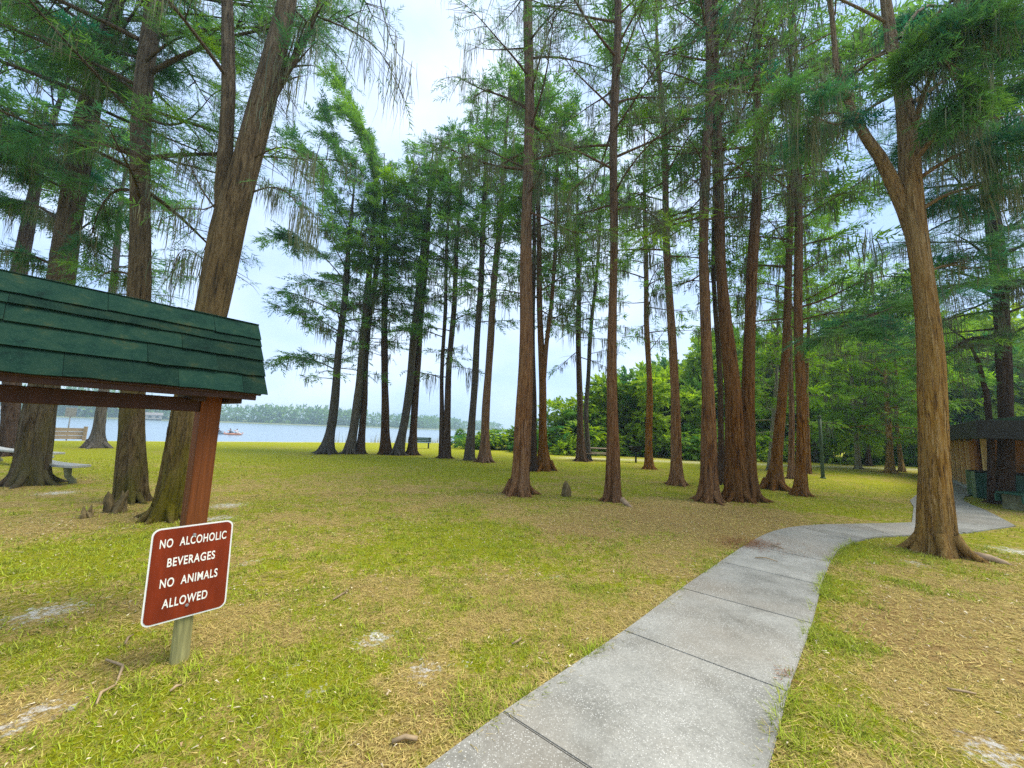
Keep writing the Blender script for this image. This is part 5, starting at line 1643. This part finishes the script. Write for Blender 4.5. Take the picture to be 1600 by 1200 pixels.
tube_obj('bare_root', [(2.72, 9.4, .12), (2.8, 9.22, .03), (2.9, 9.1, -.03)], [.07, .05, .02], ROOTM, m=10, label='short pale root at the foot of the straight brown cypress', cat='root')
sr_ = np.random.default_rng(31)
names = ['long curved pale twig lying left of the rule sign', 'lower piece of the curved pale twig left of the rule sign', 'short pale stick under the corner of the rule sign',
         'pale stick lying just in front of the mossy sign post', 'cut brown stick lying at the bottom of the picture near the path', 'thin dry twig in the dead grass right of the path',
         'small twig in the lawn left of the path', 'dark twig lying across the path near its bend', 'longer dark twig lying across the path near its bend', 'dry twig on the lawn right of the rule sign']
for (a, b), lb in zip(STICKS, names):
    a, b = np.array(a), np.array(b)
    z0 = .04 if on_path(*((a + b) / 2)) else .018
    m_ = (a + b) / 2 + np.array([-(b - a)[1], (b - a)[0]]) * sr_.uniform(-.18, .18)
    tube_obj('fallen_twig', [(*a, z0), (*m_, z0 + .012), (*b, z0)], [.007, .0085, .005] if 'cut' not in lb else [.011, .012, .011], STICK, m=6, label=lb, cat='twig', group='fallen twigs')

def ribbons(pos, ln, wd, az, rise, curl, rng, k=3):
    """thin blades: pos (n,3); bend from flat to upright by rise"""
    n = len(pos)
    d = np.stack([np.cos(az), np.sin(az), np.zeros(n)], 1)
    sd = np.stack([-np.sin(az), np.cos(az), np.zeros(n)], 1)
    s = np.linspace(0, 1, k)
    P = pos[:, None] + d[:, None] * (ln * np.cos(rise))[:, None, None] * s[None, :, None]
    P[..., 2] += (ln * np.sin(rise))[:, None] * s - (curl * ln)[:, None] * s ** 2
    w_ = wd[:, None] * np.linspace(1, .15, k)
    V = np.stack([P - sd[:, None] * w_[..., None], P + sd[:, None] * w_[..., None]], 2)
    i = np.arange(n * k * 2).reshape(n, k, 2)
    Q = np.stack([i[:, :-1, 0], i[:, :-1, 1], i[:, 1:, 1], i[:, 1:, 0]], -1).reshape(-1, 4)
    return V.reshape(-1, 3), Q, k * 2

# needle litter: rusty drift on the path edge by the bend
lr = np.random.default_rng(12)
n = 2600
q = np.column_stack([3.80 + lr.normal(0, .24, n), 6.33 + lr.normal(0, .20, n)])
q2 = np.column_stack([4.2 + lr.normal(0, .5, 300), 6.0 + lr.normal(0, .45, 300)])
q3 = np.column_stack([2.0 + lr.normal(0, .05, 60), 2.9 + lr.normal(0, .07, 60)])
q = np.vstack([q, q2, q3])
n = len(q)
z = np.where(on_path(q[:, 0], q[:, 1]), .030, .012) + lr.uniform(0, .012, n)
V, Q, kk = ribbons(np.column_stack([q, z]), lr.uniform(.02, .06, n), lr.uniform(.0015, .003, n), lr.uniform(0, 6.28, n), lr.uniform(-.05, .15, n), lr.uniform(0, .1, n), lr)
mobj('needle_litter', V, Q, LITTER, kind='stuff', label='rusty drift of fallen needles on the edge of the path at its bend', cat='litter')

# grass: green tufts where the lawn is green, flattened straw elsewhere
gr_ = np.random.default_rng(9)
TRUNKS = [(t[2][0][0][0], t[1], t[2][0][0][2]) for t in TREES]
def scatter(n, r0, r1, a0, a1):
    rr = np.sqrt(gr_.uniform(r0 ** 2, r1 ** 2, n))
    aa = gr_.uniform(R(a0), R(a1), n)
    return rr * np.sin(aa), rr * np.cos(aa)
VV, QQ, TT, off = [], [], [], 0
def add_blades(x, y, green_p, ln, wd, up, tuft, seg=3, edge=False):
    global off
    keep = np.ones(len(x), bool) if edge else ~on_path(x, y)
    for tx, ty, tr in TRUNKS:
        keep &= (x - tx) ** 2 + (y - ty) ** 2 > (tr * 1.05) ** 2
    keep &= shore_s(x, y) < -.4
    x, y = x[keep], y[keep]
    n = len(x)
    g = green_mask(x, y) + .75 * (fbm(x * 2.6 + 3, y * 2.6 + 8, 3) - .5)
    sd_m = sand_mask(x, y)
    is_g = gr_.random(n) < np.clip((g - .40) / .22, .05, .92)
    if tuft:
        is_g = np.ones(n, bool)
    ok = gr_.random(n) < np.where(sd_m > .45, .12, 1) * np.where(is_g, 1, .72) * np.where(rust_mask(x, y) > .5, .5, 1)
    x, y, g, is_g = x[ok], y[ok], g[ok], is_g[ok]
    n = len(x)
    L_ = ln * gr_.uniform(.5, 1.4, n) * np.where(is_g, 1, 1.05)
    rise = np.where(is_g, gr_.uniform(.25, 1.2, n) * up, gr_.uniform(-.02, .28, n))
    curl = np.where(is_g, gr_.uniform(.1, .6, n), gr_.uniform(0, .12, n)) * np.sin(np.maximum(rise, 0.05))
    az = gr_.uniform(0, 6.28, n)
    w_ = wd * gr_.uniform(.6, 1.3, n) * np.where(is_g, 1, .8)
    z = ground_z(x, y) + np.where(is_g, -.004, gr_.uniform(.002, .014, n))
    V, Q, k = ribbons(np.column_stack([x, y, z]), L_, w_, az, rise, curl, gr_, seg)
    VV.append(V)
    QQ.append(Q + off)
    off += len(V)
    TT.append(np.repeat(np.where(is_g, np.clip(.85 + gr_.normal(0, .14, n), .5, 1), np.clip(gr_.normal(.08, .14, n), 0, .4)), k))
x, y = scatter(140000, 1.5, 4.6, -62, 62)
add_blades(x, y, 1, .045, .0025, 1, False)
x, y = scatter(130000, 4.4, 10.5, -60, 60)
add_blades(x, y, 1, .060, .0048, 1, False, 2)
x, y = scatter(60000, 10, 22, -58, 58)
add_blades(x, y, 1, .080, .0085, 1, False, 2)
# coarse tufts that stand up out of the sward
tx, ty = scatter(900, 1.6, 9, -60, 60)
sel = green_mask(tx, ty) + .5 * (fbm(tx * 2.6 + 3, ty * 2.6 + 8, 3) - .5) > .46
tx, ty = tx[sel], ty[sel]
m_ = gr_.integers(22, 60, len(tx))
tsz = gr_.uniform(.03, .085, len(tx))
x = np.repeat(tx, m_) + gr_.normal(0, 1, m_.sum()) * np.repeat(tsz, m_)
y = np.repeat(ty, m_) + gr_.normal(0, 1, m_.sum()) * np.repeat(tsz, m_)
add_blades(x, y, 1, .070, .0040, 1.05, True)
for (cx, cy, s_) in ((-.02, 2.38, .06), (.2, 2.62, .035), (-.2, 2.5, .08), (1.5, 2.05, .05), (1.62, 2.3, .05), (-2.25, 2.6, .08), (-2.0, 2.75, .07), (2.75, 3.35, .1), (2.0, 2.5, .08)):
    x = cx + gr_.normal(0, s_, 160)
    y = cy + gr_.normal(0, s_, 160)
    add_blades(x, y, 1, .09, .0042, 1.1, True)
# blades creeping over the edges of the walk
for E_, sg in ((FL, 1), (FR, -1)):
    s_ = gr_.uniform(2.6, 9.5, 8000)
    p_ = along(E_, s_)
    t_ = norm(along(E_, s_ + .02) - p_)
    nrm = np.stack([-t_[:, 1], t_[:, 0]], 1) * sg
    cl_ = fbm(s_ * 2.2, s_ * 0 + (3 if sg > 0 else 8), 3)
    kp = gr_.random(len(s_)) < np.clip((cl_ - .38) * 4, .08, 1)
    p_ = (p_ + nrm * (gr_.exponential(.035, len(s_)) - .028)[:, None])[kp]
    add_blades(p_[:, 0], p_[:, 1], 1, .10, .0036, 1, False, 3, True)
x, y = scatter(7500, 1.5, 10, -60, 60)
kp = ~on_path(x, y) & (gr_.random(len(x)) < .25 + .75 * (fbm(x * 1.3 + 70, y * 1.3, 3) > .5))
x, y = x[kp], y[kp]
n = len(x)
dd = np.hypot(x, y)
V, Q, kk = ribbons(np.column_stack([x, y, ground_z(x, y) + gr_.uniform(.008, .03, n)]), gr_.uniform(.010, .034, n) * (1 + dd * .05), gr_.uniform(.002, .006, n) * (1 + dd * .08), gr_.uniform(0, 6.28, n), gr_.uniform(-.2, .5, n), gr_.uniform(0, .3, n), gr_)
mobj('dead_leaves', V, Q, DEADLEAF, attrs={'tint': np.repeat(np.clip(gr_.beta(.7, 1.0, n), 0, 1), kk)}, kind='stuff', label='pale dead leaf chips strewn over the lawn', cat='leaf litter')
mobj('grass', np.concatenate(VV), np.concatenate(QQ), GRASS, attrs={'tint': np.concatenate(TT)}, kind='stuff',
     label='patchy lawn of green tufts and flattened straw', cat='grass')

# ------------------------------------------------------------------ haze
hz = bmesh.new()
box_bm(hz, (0, 250, 12.5), (2600, 1500, 31))
hm = bpy.data.materials.new('haze')
hm.use_nodes = True
hm.node_tree.nodes.clear()
ho = hm.node_tree.nodes.new('ShaderNodeOutputMaterial')
hv = hm.node_tree.nodes.new('ShaderNodeVolumePrincipled')
hv.inputs['Color'].default_value = (.70, .92, 1.0, 1)
hv.inputs['Density'].default_value = HAZE
hv.inputs['Anisotropy'].default_value = .2
hm.node_tree.links.new(hv.outputs[0], ho.inputs['Volume'])
if HAZE:
    bm_obj('haze', hz, hm, kind='stuff', label='thin bluish haze over the lake', cat='haze')
